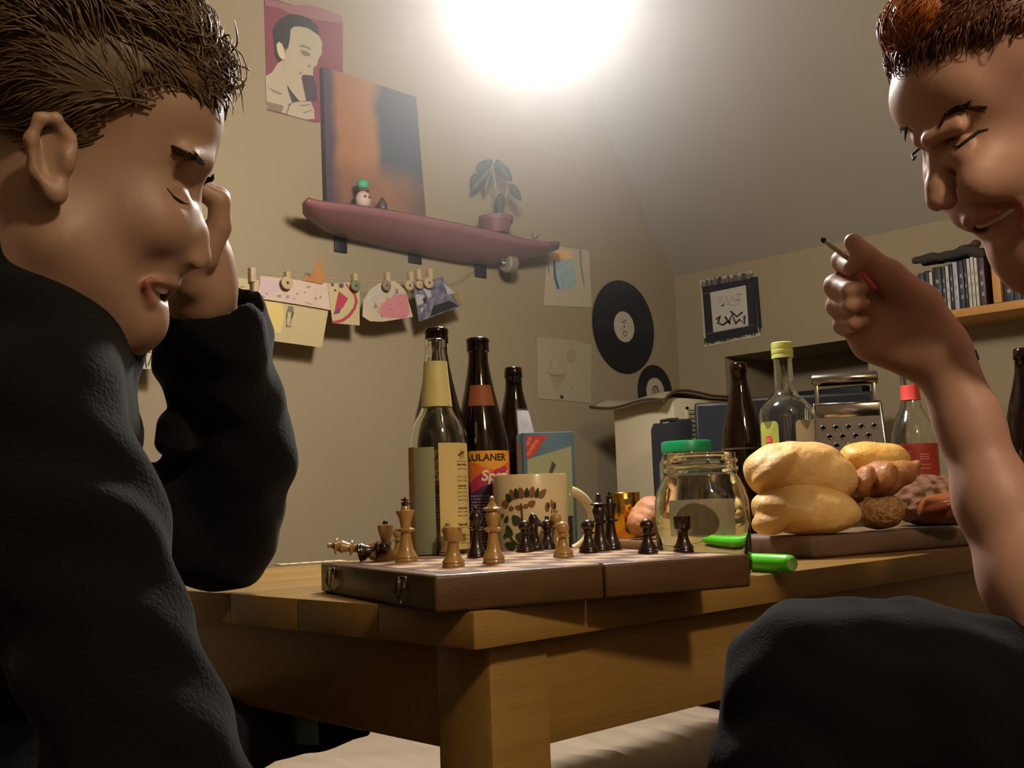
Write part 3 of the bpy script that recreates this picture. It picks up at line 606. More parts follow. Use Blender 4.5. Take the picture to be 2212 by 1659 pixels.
# ------------------------------------------------------------------ table
TZ = .75
M_wood = mat('honey pine', '94723a', .42, col2='876631', scale=5, stretch=(1.2, 14, 14), bump=.0003, bscale=40, coat=.25)
TX0, TX1, TY0, TY1 = .576, 2.15, .652, 1.40
t = thing('wooden_table', 'honey coloured wooden table with square legs, holding the chessboard', 'table', (TX0, TY0, 0))
def tb(name, lo, hi, bev=.002): MB().box(lo, hi, bev).build(name, M_wood, t, world=True, auto=SH)
nb = 6
for k in range(nb):                                       # glued boards of the top
    a = TY0+(TY1-TY0)*k/nb; b = TY0+(TY1-TY0)*(k+1)/nb
    tb('plank', (TX0, a+(.0004 if k else 0), TZ-.03), (TX1, b-(.0004 if k < nb-1 else 0), TZ), .0022 if k in (0, nb-1) else .0008)
LX0, LX1, LY0, LY1, LW = TX0+.033, TX1-.033, TY0+.02, TY1-.02, .068
for x, y in ((LX0, LY0), (LX1-LW, LY0), (LX0, LY1-LW), (LX1-LW, LY1-LW)): tb('leg', (x, y, 0), (x+LW, y+LW, TZ-.0302), .004)
AZ = (.629, TZ-.0302)
tb('apron', (LX0+LW, LY0+.004, AZ[0]), (LX1-LW, LY0+.024, AZ[1])); tb('apron', (LX0+LW, LY1-.024, AZ[0]), (LX1-LW, LY1-.004, AZ[1]))
tb('apron', (LX0+.004, LY0+LW, AZ[0]), (LX0+.024, LY1-LW, AZ[1])); tb('apron', (LX1-.024, LY0+LW, AZ[0]), (LX1-.004, LY1-LW, AZ[1]))

# couch
t = thing('couch', 'low couch with pale ribbed cover beneath and behind the table', 'couch', (1.2, 1.65, 0))
CX0, CX1, CY0, CY1, CZ_ = .72, 2.19, 1.392, 2.27, .335
def cush(u, v):
    x = CX0+(CX1-CX0)*u; R = .11
    L1 = .18; L2 = R*pi/2; L3 = CY1-CY0-R; s = v*(L1+L2+L3)
    if s < L1: y, z = CY0, CZ_-R-L1+s; n = (0, -1, 0)
    elif s < L1+L2: a = (s-L1)/R; y, z = CY0+R-R*math.cos(a), CZ_-R+R*math.sin(a)
    else: y, z = CY0+R+s-L1-L2, CZ_
    rip = .0055*math.sin(x*95+2.2*math.sin(y*9)+y*8)*(.6+.4*math.sin(x*31))+.006*math.sin(x*17+y*23)*math.sin(y*11)
    e = min(u, 1-u)*(CX1-CX0); z -= .05*max(0, 1-e/.06)**2
    return (x, y-(rip if s < L1+L2*.6 else 0), z+(rip if s >= L1*.9 else 0))
M_cover = mat('ribbed cotton', 'cbb8a0', .9, col2='c2ae95', scale=4, bump=.0008, bscale=260, stretch=(5, 1, 1))
MB().grid(cush, 150, 70).build('seat_cover', M_cover, t, world=True)
MB().box((CX0+.02, CY0+.03, .06), (CX1-.02, CY1-.01, CZ_-.1), .02).build('base', mat('couch base cloth', '8f8373', .9), t, world=True, auto=SH)
for x, y in ((CX0+.06, CY0+.07), (CX1-.1, CY0+.07), (CX0+.06, CY1-.1), (CX1-.1, CY1-.1)): MB().lathe([(.018, 0), (.024, .062)], 12, c=(x, y, 0)).build('foot', M_black, t, world=True)

# ------------------------------------------------------------------ far corner: desk, white cabinet, chair, screens
M_white = mat('white lacquer', 'b3a78b', .6, col2='ada084', scale=5)
t = thing('low_desk', 'low white desk along the back wall under the recess', 'desk', (2.6, 1.4, 0))
MB().box((2.20, .5, .665), (2.975, 2.28, .69), .003).build('top', M_white, t, world=True, auto=SH)
for x, y in ((2.21, .52), (2.92, .52), (2.21, 2.22), (2.92, 2.22)): MB().box((x, y, 0), (x+.04, y+.04, .665), .002).build('leg', M_white, t, world=True, auto=SH)
e0 = W(1453, 850, 3.03); bx, by, bz = e0; by1 = on(1325, 885, 0, bx)[1]; bx1 = on(1572, 868, 1, by)[0]
t = thing('white_cabinet', 'white box cabinet with louvred side and loose warped lid', 'cabinet', (bx, by, .69))
m = MB(); m.box((bx, by, .6905), (bx1, by+.006, bz-.012)); 
mm = MB(); mm.box((bx, by, .6905), (bx1, by1, bz-.01), .004); mm.build('body', M_white, t, world=True, auto=SH)
fr = MB(); fr.box((bx+.055, by-.004, .75), (bx+.063, by, bz-.035)); fr.box((bx+.055, by-.004, bz-.043), (bx1-.02, by, bz-.035)); fr.build('vent_frame', M_white, t, world=True, smooth=False)
for k in range(11):
    z = bz-.052-.0125*k
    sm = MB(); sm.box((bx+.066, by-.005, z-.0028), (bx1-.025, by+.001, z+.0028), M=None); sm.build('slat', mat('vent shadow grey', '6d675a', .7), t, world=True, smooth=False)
def lid(u, v):
    x = bx-.06+(bx1-bx+.10)*u; y = by-.015+(by1-by+.05)*v
    z = bz-.007+.010*math.sin(u*5+.4)*(1-v*.4)+.006*math.sin(v*7+u*2)
    z -= .02*max(0, 1-u/.2)**2
    return (x, y, max(z, bz-.004) if .2 < u < .93 else z)
o = MB().grid(lid, 24, 18).build('lid', mat('lid underside', '8a7d66', .7), t, world=True, label='loose warped lid'); q = o.modifiers.new('s', 'SOLIDIFY'); q.thickness = .004
em = MB(); em.tube([tuple(np.array(lid(0, v))+np.array([-.001, 0, .003])) for v in np.linspace(0, 1, 16)], .0035, 6); em.tube([tuple(np.array(lid(u, 0))+np.array([0, -.001, .003])) for u in np.linspace(0, 1, 20)], .0035, 6)
em.build('lid_edge', mat('dark brown edge', '3c2e22', .7), t, world=True, label='dark brown lid edge')

def rbox(name, lab, cat, loc, size, m, rz, bev, parts=()):
    q = thing(name, lab, cat, loc, rz); MB().box((-size[0]/2, -size[1]/2, 0), (size[0]/2, size[1]/2, size[2]), bev, seg=4).build('casing', m, q, auto=SH); return q
# dark bag on the desk
c0 = W(1452, 1000, 2.84); rz = face_cam(c0)+.35
t = thing('shoulder_bag', 'dark navy rounded bag standing on the desk in front of the white cabinet', 'bag', (c0[0], c0[1], .6903), rz)
M_navy = mat('navy cloth', '15171e', .85, bump=.0006, bscale=300)
ppm = FPX/2.84; ztop = W(1452, 910, 2.84)[2]-.6903
def back(u, v):
    a = (u-.5)*2; x = a*48/ppm
    zt = ztop+.006*a*a-.004+.006*a; r = min(1, (1-abs(a))/.14); zt -= .018*(1-math.sqrt(max(0, 1-(1-r)**2)))
    return (x*(1-.06*(1-v)), -.012-.02*(1-a*a)+.006*math.sin(v*3), zt*v)
o = MB().grid(back, 25, 14).build('body', M_navy, t); q = o.modifiers.new('s', 'SOLIDIFY'); q.thickness = .055; q.offset = -1; q = o.modifiers.new('b', 'BEVEL'); q.width = .012; q.segments = 3
MB().tube([(-.025, .0, ztop-.012), (-.022, .005, ztop+.002), (.0, .006, ztop+.005), (.022, .005, ztop+.006), (.026, 0, ztop-.008)], .005, 8).build('handle', M_navy, t)
# monitor and television
M_screen = mat('dark screen', '1b2029', .6, col2='171b23', scale=5, spec=.2)
def screen(name, lab, px0, px1, ytop, zb, d, cat, m, stand=True, rz=None):
    A, B = W(px0, ytop, d), W(px1, ytop-(px1-px0)*.035, d); c = (A+B)/2; w = np.linalg.norm((B-A)[:2]); q = thing(name, lab, cat, (c[0], c[1], .69), face_cam(c) if rz is None else rz)
    zt = c[2]-.69; z0 = zb-.69
    MB().box((-w/2, 0, z0), (w/2, .03, zt), .006).build('casing', M_black, q, auto=SH)
    MB().box((-w/2+.008, -.001, z0+.012), (w/2-.008, .002, zt-.009)).build('screen', m, q, smooth=False)
    if stand:
        MB().box((-.02, .03, .005), (.02, .05, zt-.05), .004).build('stand_neck', M_black, q, auto=SH); MB().box((-.1, -.03, 0), (.1, .1, .008), .003).build('stand_foot', M_black, q, auto=SH)
screen('monitor', 'dark blue grey monitor beside the louvred cabinet', 1500, 1592, 870, .78, 2.93, 'monitor', M_screen)
screen('television', 'wide black television in front of the wall recess behind the bottles', 1598, 1878, 857, .76, 3.05, 'television', mat('tv screen', '101216', .6, spec=.2), True)
t = thing('speaker_box', 'dark navy box standing in the recess behind the grater', 'box', (0, 0, 0))
c = on(1800, 870, 0, XW+.1); t.location = (c[0], c[1], .80)
MB().box((0, -.10, 0), (.12, .125, .345), .004).build('casing', mat('navy box', '14171c', .6), t, auto=SH)
MB().lathe([(.05, 0), (.055, .003), (.03, .006), (0, .004)], 24, M=Matrix.Translation((0, 0, .17)) @ Matrix.Rotation(-pi/2, 4, 'Y')).build('speaker_cone', M_black, t, auto=SH)

# ------------------------------------------------------------------ chessboard
BZ = TZ; BT = .0295
ang = math.radians(-16.5); N0 = on(938, 1243, 2, TZ+BT)
BU, BV = .307, .290
t = thing('chessboard', 'folding wooden chessboard box lying across the table corner', 'chessboard', (N0[0], N0[1], TZ), ang)
M_bwood = mat('board walnut', '583c1e', .45, col2='463016', scale=5, stretch=(3, 14, 14), bump=.0003, bscale=60, coat=.2)
for a, b in ((0, BU/2-.0006), (BU/2+.0006, BU)):
    MB().box((a, 0, .0005), (b, BV, BT), .003, seg=3).build('board_half', M_bwood, t, auto=SH)
SQ = .0345; ou, ov = (BU-8*SQ)/2, (BV-8*SQ)/2
M_sqL = mat('light inlay', 'c2a27c', .4, col2='b8966e', scale=40); M_sqD = mat('dark inlay', '6f3f2a', .4, col2='5d3220', scale=40)
sqm = None
for i in range(8):
    for j in range(8):
        lo = (ou+i*SQ+.0003, ov+j*SQ+.0003, BT-.001); hi = (ou+(i+1)*SQ-.0003, ov+(j+1)*SQ-.0003, BT+.0003)
        if i in (3,): hi = (min(hi[0], BU/2-.0008), hi[1], hi[2])
        if i in (4,): lo = (max(lo[0], BU/2+.0008), lo[1], lo[2])
        MB().box(lo, hi).build('square', M_sqL if (i+j) % 2 else M_sqD, t, smooth=False)
M_clasp = mat('chrome clasp', 'b8b0a4', .18, metal=1)
for v in (BV*.22, BV*.86):
    m = MB(); m.box((-.002, v-.008, .016), (0, v+.008, .026), .0006); m.tube([(-.003, v-.006, .024), (-.005, v-.005, .012), (-.004, v, .007), (-.005, v+.005, .012), (-.003, v+.006, .024)], .0009, 6); m.tube([(-.003, v+.009, .02), (-.004, v+.011, .012)], .0008, 6); m.sphere((-.003, v, .005), .0022, 8)
    m.build('clasp', M_clasp, t, auto=SH, label='chrome wire clasp')
def board_pt(px, py):
    p = on(px, py, 2, TZ+BT); d = p-N0; ca, sa = math.cos(ang), math.sin(ang)
    u = d[0]*ca+d[1]*sa; v = -d[0]*sa+d[1]*ca
    u = min(max(u, .012), BU-.012); v = min(max(v, .012), BV-.013)
    return np.array([N0[0]+u*ca-v*sa, N0[1]+u*sa+v*ca, TZ+BT+.0003])
M_lw = mat('light boxwood', 'a88450', .35, col2='977340', scale=90, stretch=(1, 1, .2), coat=.4); M_dw = mat('dark rosewood', '2a140d', .3, col2='1d0d08', scale=60, coat=.5)
BASE = [(0, 0), (.98, 0), (1, .02), (1, .055), (.93, .075), (.93, .09), (1.0, .115), (.96, .15)]
def prof(kind, r, H):
    B = [(a*r, z*H*(1.0 if H < .04 else .62)) for a, z in BASE]
    if kind == 'pawn': T = [(.72, .24), (.5, .36), (.42, .48), (.40, .54), (.72, .57), (.74, .60), (.44, .63), (.42, .66), (.60, .72), (.70, .80), (.64, .89), (.40, .965), (.16, .99), (0, 1)]
    elif kind == 'rook': T = [(.74, .24), (.56, .36), (.50, .52), (.54, .60), (.80, .66), (.80, .70), (.84, .72), (.84, .90), (.58, .90), (.56, .86), (0, .86)]
    elif kind == 'urn': T = [(.74, .22), (.5, .34), (.62, .42), (.66, .46), (.5, .50), (.56, .58), (.74, .74), (.80, .86), (.80, .9), (.3, .91), (.24, .93), (0, .93)]
    elif kind == 'bishop': T = [(.78, .16), (.6, .24), (.46, .40), (.40, .52), (.72, .55), (.74, .575), (.42, .60), (.40, .63), (.62, .69), (.70, .76), (.62, .84), (.36, .92), (.22, .935), (.30, .96), (.24, .99), (0, 1)]
    elif kind == 'queen': T = [(.8, .14), (.6, .22), (.46, .36), (.42, .46), (.78, .49), (.80, .515), (.44, .54), (.52, .60), (.68, .70), (.50, .75), (.46, .77), (.84, .80), (.86, .815), (.40, .85), (.28, .90), (.2, .92), (.26, .95), (.24, .98), (0, 1)]
    else: T = [(.8, .14), (.62, .22), (.48, .36), (.44, .45), (.80, .48), (.84, .505), (.46, .53), (.46, .58), (.62, .68), (.84, .76), (.86, .79), (.42, .80), (.36, .84), (.32, .86), (0, .86)]
    return B+[(a*r, z*H) for a, z in T]
def piece(kind, dark, px, py, H, r, lab, cat='chess piece', loc=None, group=None):
    p = board_pt(px, py) if loc is None else loc
    m = M_dw if dark else M_lw
    q = thing('chess_'+('king' if kind == 'king' else 'queen' if kind == 'queen' else 'rook' if kind == 'rook' else 'pawn' if kind == 'pawn' else 'bishop' if kind in ('bishop', 'urn') else 'knight'), lab, cat, p, group=group or ('dark chess pieces' if dark else 'light chess pieces'))
    if kind == 'knight':
        MB().lathe([(a*r, z*H*.75) for a, z in BASE]+[(.8*r, .17*H), (.55*r, .24*H), (.5*r, .3*H), (0, .3*H)], 24).build('base', m, q, auto=SH)
        s_ = SDF(); rr = r*.5
        P0 = lambda x, z: np.array([x*r, 0, z*H])
        s_.cap(P0(.1, .28), P0(.25, .55), rr*1.1, rr*.95, .004).cap(P0(.25, .55), P0(.12, .82), rr*.95, rr*.7, .004).cap(P0(.1, .8), P0(-.75, .62), rr*.72, rr*.48, .003).cap(P0(.25, .85), P0(.3, .97), rr*.28, rr*.1, .002).cap(P0(.5, .45), P0(.45, .8), rr*.35, rr*.3, .003)
        V, F = s_.mesh(.0012); np_obj('head', V+p, F, m, q)
        q.rotation_euler = (0, 0, 2.2)
        return q
    MB().lathe(prof(kind, r, H), 28).build('body', m, q, auto=math.radians(50))
    fm = M_dw
    if kind == 'rook':
        for k in range(6):
            a = k*pi/3
            def fn(u, v, a=a): pass
            b = MB(); ri, ro = .58*r, .84*r
            pts = [(rr_*math.cos(a+s), rr_*math.sin(a+s)) for rr_, ss in ((ro, (-.36, 0, .36)), (ri, (.36, 0, -.36))) for s in ss]
            b.prism([(x, y, .9*H) for x, y in pts], (0, 0, 1), .1*H); b.build('battlement', m, q, smooth=False)
    if kind == 'urn': MB().sphere((0, 0, .955*H), .28*r, 12).build('finial', fm, q, label='dark ball finial'); 
    if kind == 'king':
        b = MB(); b.lathe([(0, .855*H), (.30*r, .86*H), (.40*r, .90*H), (.26*r, .93*H), (0, .94*H)], 16); b.box((-.1*r, -.1*r, .92*H), (.1*r, .1*r, H), .0004); b.box((-.36*r, -.1*r, .945*H), (.36*r, .1*r, .972*H), .0004)
        b.build('cross', fm if not dark else m, q, auto=SH, label='dark cross finial' if not dark else None)
        q.rotation_euler = (0, 0, face_cam(p))
    return q
piece('king', 0, 878, 1214, .0615, .0108, 'light wood king with a dark finial, standing alone near the board left')
piece('urn', 0, 834, 1211, .0385, .0098, 'light wood bishop with a dark ball on a flared cup, behind the light king')
piece('pawn', 0, 861, 1206, .031, .0092, 'light wood pawn almost hidden behind the light king')
piece('rook', 0, 980, 1225, .0335, .0098, 'light wood rook at the near edge of the board')
piece('bishop', 0, 958, 1199, .0335, .0098, 'light wood bishop just behind the near rook')
piece('queen', 0, 1067, 1217, .0595, .0100, 'light wood queen standing near the middle front of the board')
piece('pawn', 0, 1217, 1204, .0335, .0098, 'light wood pawn in front of the flowered mug, alone at the front')
piece('bishop', 0, 1203, 1186, .043, .0095, 'reddish light wood bishop behind the dark pawn, close to the mug')
piece('bishop', 1, 1030, 1204, .050, .0098, 'dark wood bishop just left of the light queen')
piece('pawn', 1, 1135, 1193, .0335, .0098, 'dark pawn in front of the mug flower, left of the knight')
piece('knight', 1, 1157, 1190, .0435, .0100, 'dark knight standing between two dark pawns')
piece('pawn', 1, 1182, 1187, .0325, .0096, 'dark pawn right of the dark knight')
piece('pawn', 1, 1272, 1194, .0330, .0100, 'dark pawn left of the dark queen')
piece('queen', 1, 1297, 1190, .0590, .0105, 'dark queen with a wide thin collar beside the dark king')
piece('king', 1, 1321, 1187, .0610, .0108, 'dark king, tallest dark piece, behind the queen')
piece('pawn', 1, 1400, 1196, .0330, .0098, 'dark pawn alone between the king and the glass jar')
piece('rook', 1, 1477, 1193, .0340, .0098, 'dark rook in front of the glass jar')
# fallen pieces at the far left of the board
lp_ = board_pt(770, 1203)
def lying(kind, dark, px0, px1, py, H, r, lab):
    q = piece(kind, dark, 0, 0, H, r, lab, loc=lp_)
    A = board_pt(px0, py); d = proj(A)[2]; B = W(px1, py-10, d); ax = Vector((B-A)); ax.z = .15*ax.length; ax.normalize()
    rot = Vector((0, 0, 1)).rotation_difference(ax)
    q.rotation_mode = 'QUATERNION'; q.rotation_quaternion = rot; q.location = tuple(A+np.array([0, 0, r*.98]))
lying('queen', 0, 815, 730, 1212, .050, .0098, 'light wood queen lying on its side at the left edge of the board')
lying('pawn', 1, 776, 806, 1214, .031, .0092, 'dark pawn toppled beside the fallen light queen')
# ------------------------------------------------------------------ bottles
M_glass = mat('clear glass', (.98, .99, .97), .03, trans=1, ior=1.45)
M_brown = mat('brown glass', (.20, .085, .02), .05, trans=.85, ior=1.5); M_dbrown = mat('dark brown glass', (.11, .04, .018), .06, trans=.6, ior=1.5)
M_green = mat('green tint glass', (.965, .985, .95), .03, trans=1, ior=1.45)
def base_at(px, d, ztab=TZ):
    r = ray(px, 1000); q = CO+ray(px, 1100)*d; return np.array([q[0], q[1], ztab])
def place(px_top, py_top, px_bot, d):                       # upright object: x from the mid body, height from its top edge
    b = base_at(px_bot, d); top = W(px_top, py_top, d); return b, top[2]-TZ
def shell(pr, wall=.003):                                   # outer profile -> closed glass wall
    inn = [(max(r-wall, .002), max(z, wall*2)) for r, z in pr if z > 0]
    out = [(0, 0)]+pr
    return out+[(pr[-1][0]-wall*.5, pr[-1][1]+.0006)]+inn[::-1]+[(0, wall*2)]
def bottle(name, lab, px, pyt, pxb, d, R, fr, m, group=None, wall=.003):
    b, H = place(px, pyt, pxb, d); q = thing(name, lab, 'bottle', b, face_cam(b), group)
    pr = [(R*.86, 0), (R*.97, .003), (R, .008)]+[(R*a, H*(1-f)) for f, a in reversed(fr)]
    MB().lathe(shell(pr, wall), 40).build('glass', m, q, auto=math.radians(60)); return q, H, pr
def rad_at(pr, z):
    for (r0, z0), (r1, z1) in zip(pr, pr[1:]):
        if z0 <= z <= z1 and z1 > z0: return r0+(r1-r0)*(z-z0)/(z1-z0)
    return pr[-1][0]
def wrap(q, name, pr, z0, z1, a0, a1, m, off=.0004, n=24, label=None, nz=10):
    o = MB().grid(lambda u, v: ((rad_at(pr, z0+(z1-z0)*v)+off)*math.sin(a0+(a1-a0)*u), -(rad_at(pr, z0+(z1-z0)*v)+off)*math.cos(a0+(a1-a0)*u), z0+(z1-z0)*v), n, nz).build(name, m, q, label=label)
    return o
def wrap_flat(q, name, R, polys, m, off, label=None, zc=0, ac=0):          # 2-D (x,z) polygons bent round a cylinder
    mb = MB()
    for P in polys:
        P = [np.array(p, float) for p in P]; c = sum(P)/len(P); n = len(P); vs = []; fs = []
        for k in range(4):
            for p in P: vs.append(c+(p-c)*(k+1)/4)
        vs.append(c); ci = len(vs)-1
        for i in range(n):
            j = (i+1) % n; fs.append((ci, i, j))
            for k in range(3): fs.append((k*n+i, (k+1)*n+i, (k+1)*n+j, k*n+j))
        mb.add([((R+off)*math.sin(v[0]/R+ac), -(R+off)*math.cos(v[0]/R+ac), v[1]+zc) for v in vs], fs)
    return tag(mb.build(name, m, q, label=label), kind='stuff' if len(polys) > 1 else None)
def wrap_text(q, name, R, body, size, x, z, m, off=.0008, shear=0, bold=0):
    vs, fs = text_mesh(body, size, shear=shear, bold=bold)
    return MB().add([((R+off)*math.sin((x+v[0])/R), -(R+off)*math.cos((x+v[0])/R), z+v[1]) for v in vs], fs).build(name, m, q)

SPEZI = [(0, .36), (.006, .41), (.018, .41), (.024, .385), (.06, .40), (.064, .345), (.10, .35), (.16, .42), (.23, .53), (.30, .66), (.36, .79), (.42, .90), (.47, .97), (.51, 1.0)]
M_lab_y = mat('label amber', 'd9992b', .5); M_lab_o = mat('label orange', 'dd6a2c', .5); M_lab_p = mat('label magenta', 'b32a55', .5); M_lab_v = mat('label violet', '43254a', .5)
M_black_ink = mat('black print', '1b1512', .6); M_white_ink = mat('white print', 'e9d9c4', .6); M_dim_ink = mat('lilac print', '9a86a0', .6)
def spezi(lab, px, pyt, pxb, d, rot):
    q, H, pr = bottle('cola_mix_bottle', lab, px, pyt, pxb, d, .0352, SPEZI, M_brown, 'two brown bottles with orange labels', wall=.0035)
    q.rotation_euler[2] += rot; R = .0352
    zt = .1445
    wrap(q, 'label', pr, .018, zt, -2.2, 1.06, M_lab_v, .0004, 40)
    n = 30
    def band(name, m, z_lo, z_hi, off):
        MB().grid(lambda u, v: ((R+off)*math.sin(-2.2+3.26*u), -(R+off)*math.cos(-2.2+3.26*u), z_lo(u)*(1-v)+z_hi(u)*v), 60, 6).build(name, m, q)
    band('magenta_print', M_lab_p, lambda u: .098+.007*math.sin(u*9+1), lambda u: zt, .0006)
    band('orange_print', M_lab_o, lambda u: .117+.008*math.sin(u*9+.2)+.003*math.sin(u*23), lambda u: zt, .0008)
    band('amber_print', M_lab_y, lambda u: .127+.005*math.sin(u*11+2.6), lambda u: zt, .0010)
    wrap_text(q, 'brand_lettering', R, 'PAULANER', .0118, -.0300, .1325, M_black_ink, .0012, bold=.0003)
    wrap_text(q, 'script_lettering', R, 'Spezi', .0175, -.005, .1090, M_white_ink, .0012, shear=.15, bold=.0006)
    lines = []
    random.seed(5)
    for k in range(18):
        x = -.05+.004*random.random()
        while x < .032:
            w = random.uniform(.002, .007); z = .090-k*.0036; lines.append([(x, z), (x+w, z), (x+w, z+.0016), (x, z+.0016)]); x += w+.0012
    wrap_flat(q, 'small_print', R, lines, M_dim_ink, .0007)
    wrap(q, 'neck_label', pr, H*.70, H*.79, -.75, .75, mat('neck label rust', '8a4a20', .6), .0006, 20, 'rust orange neck label')
    return q, pr
spezi('brown glass bottle with orange label, standing behind the clear bottle', 946, 703, 953, 1.285, -.10)
spezi('brown glass bottle with orange label, standing left of the blue carton', 1037, 725, 1043, 1.345, .12)
CLEAR = [(0, .33), (.005, .37), (.03, .37), (.034, .34), (.05, .345), (.07, .36), (.085, .385), (.10, .39), (.20, .46), (.285, .53), (.32, .66), (.345, .80), (.38, .91), (.42, .97), (.46, 1)]
q, H, pr = bottle('lemonade_bottle', 'clear glass bottle with pale yellow neck foil and back label', 944, 728, 949, 1.21, .0318, CLEAR, M_green)
wrap(q, 'neck_foil', pr, H*.715, H*.905, -pi, pi, mat('pale yellow foil', 'd2c988', .5, col2='c4b978', scale=50, bump=.0006, bscale=120), .0006, 40, 'pale yellow paper neck foil')
wrap(q, 'front_label', pr, .03, H*.545, -1.55, -.12, mat('label back olive', 'b5ba98', .9, trans=.4), .0004, 20, 'grey green reverse of the front label')
wrap(q, 'side_label', pr, .03, H*.548, -1.57, -.95, mat('label tan', 'b8966a', .9, trans=.3), .0007, 10, 'tan label edge')
wrap(q, 'back_label', pr, .034, H*.56, .02, 1.6, mat('label cream', 'd0bd7f', .6), .0007, 24, 'cream back label with small print')
R = .0318; lines = []; random.seed(11)
for k in range(22):
    if k in (3, 6, 11, 15, 18): continue
    z = .128-k*.0042; x0 = .020+random.uniform(0, .003)
    lines.append([(x0, z), (x0+.018, z), (x0+.018, z+.0014), (x0, z+.0014)])
wrap_flat(q, 'small_print', R, lines, mat('olive print', '8e8450', .6), .001)
lines = [[(.0165+.0012*k, .042), (.0165+.0012*k+(.0004 if k % 3 else .0008), .042), (.0165+.0012*k+(.0004 if k % 3 else .0008), .051), (.0165+.0012*k, .051)] for k in range(13)]
lines += [[(.022, z), (.036, z), (.036, z+.0018), (.022, z+.0018)] for z in (.124, .101, .077, .059)]
wrap_flat(q, 'barcode', R, lines, mat('brown print', '54481f', .6), .0011)
wrap_flat(q, 'script_print', R, [[(.024, .134), (.034, .138), (.033, .140), (.023, .136)], [(.026, .131), (.027, .131), (.0285, .141), (.0275, .141)], [(.030, .132), (.031, .132), (.0325, .140), (.0315, .140)]], mat('brown print', '54481f', .6), .0011)
wrap_flat(q, 'flecks', R, [ellp(-.040, z, .0012, .0022, .3, 8) for z in (.112, .084, .066)], mat('dark fleck', '4d3a22', .6), .0011)
MB().lathe([(0, .0075), (.0285, .0075), (.0285, .030), (0, .030)], 32).build('drink', mat('amber drink', (.16, .11, .05), .1, trans=.5, ior=1.33), q, auto=SH)
BRN = [(0, .36), (.006, .40), (.03, .41), (.055, .42), (.06, .37), (.12, .40), (.20, .55), (.28, .73), (.36, .88), (.43, .97), (.48, 1)]
q, H, pr = bottle('beer_bottle', 'small dark beer bottle with a white label, behind the blue carton', 1114, 790, 1119, 1.62, .0325, BRN, M_dbrown)
wrap(q, 'label_border', pr, H*.60, H*.775, .10, 1.3, mat('label dark line', '2d2c30', .5), .0006, 16)
wrap(q, 'label', pr, H*.61, H*.765, .16, 1.25, mat('label white', 'a9a69f', .5, col2='8f93a0', scale=60), .001, 16, 'white label')
q, H, pr = bottle('beer_bottle', 'plain dark brown beer bottle left of the yellow capped bottle', 1603, 780, 1612, 1.80, .0345, BRN, M_dbrown)
wrap(q, 'liquid_line', pr, H*.515, H*.525, -pi, pi, mat('brown shoulder mark', '4a3526', .4), .0004, 40)
CAPR = .0415
CAPB = [(0, .36), (.07, .36), (.075, .345), (.20, .36), (.235, .41), (.26, .56), (.285, .76), (.31, .92), (.335, .99), (.36, 1)]
q, H, pr = bottle('spirits_bottle', 'clear long necked bottle with a yellow green screw cap', 1697, 741, 1710, 1.68, .0415, CAPB, M_glass)
m = MB(); m.ring([(.0152, H*.934), (.0165, H*.934), (.0165, H*.95), (.0160, H*.952), (.0166, H*.955), (.0166, H*.975), (.0160, H*.977), (.0164, H*.98), (.0164, H+.002), (.0152, H+.002)], 40); m.lathe([(0, H+.001), (.0160, H+.001), (.0164, H+.003), (.0150, H+.0045), (0, H+.0045)], 40)
m.build('screw_cap', mat('lime cap', 'a0a356', .4), q, auto=SH)
def rlab(cx, cz, w, h, r=.006):
    return [(cx+sx*(w/2-r)+r*math.cos(a), cz+sz*(h/2-r)+r*math.sin(a)) for sx, sz, a0 in ((1, 1, 0), (-1, 1, pi/2), (-1, -1, pi), (1, -1, 1.5*pi)) for a in (a0, a0+pi/4, a0+pi/2)]
wrap_flat(q, 'front_label', CAPR, [rlab(-.030, .160, .036, .058)], mat('lime label', 'a0a04a', .5, col2='8d9340', scale=60), .0006, 'yellow green label')
wrap_flat(q, 'badge_print', CAPR, [rlab(-.0285, .158, .0105, .018, .002)], mat('red badge', 'c83c32', .5), .0012, 'red badge')
wrap_flat(q, 'badge_lines', CAPR, [[(-.032, z), (-.026, z), (-.026, z+.0012), (-.032, z+.0012)] for z in (.162, .159, .154, .151)], mat('pale badge print', 'e0a090', .5), .0016)
wrap_flat(q, 'back_label', CAPR, [rlab(.033, .160, .040, .058)], mat('back label white', 'b0a58e', .6), .0006, 'whitish label reverse')
REDB = [(0, .40), (.03, .42), (.035, .38), (.10, .38), (.17, .40), (.23, .48), (.28, .66), (.33, .84), (.38, .95), (.43, 1)]
q, H, pr = bottle('oil_bottle', 'clear glass bottle with red neck band and red label behind the bread', 1976, 795, 1984, 1.84, .0376, REDB, M_glass)
wrap(q, 'neck_band', pr, H*.815, H*.905, -pi, pi, mat('red band', 'c23a36', .5), .0007, 32, 'red neck band')
wrap(q, 'label', pr, .03, H*.55, -1.1, 1.6, mat('red label', 'a63a30', .5, col2='9a352b', scale=40), .0005, 28, 'red label')
wrap_flat(q, 'label_print', .0376, [[(.008, z), (.024, z), (.024, z+.0016), (.008, z+.0016)] for z in (.135, .131, .127, .118, .112)]+[[(-.03, z), (-.004, z), (-.004, z+.0014), (-.03, z+.0014)] for z in (.139, .133, .127)], mat('pink print', 'cf8a78', .6), .001)
bottle('beer_bottle', 'dark beer bottle cut by the right edge of the photo', 2222, 748, 2238, 1.6, .0335, BRN, M_dbrown)
# glass behind the forearm
b = base_at(2166, 1.85); q = thing('drinking_glass', 'plain clear drinking glass behind the raised forearm', 'glass', b)
hg = W(2166, 876, 1.85)[2]-TZ; MB().lathe([(0, 0), (.028, 0), (.033, hg), (.0315, hg+.0004), (.027, .008), (0, .008)], 32).build('glass', M_glass, q, auto=SH)
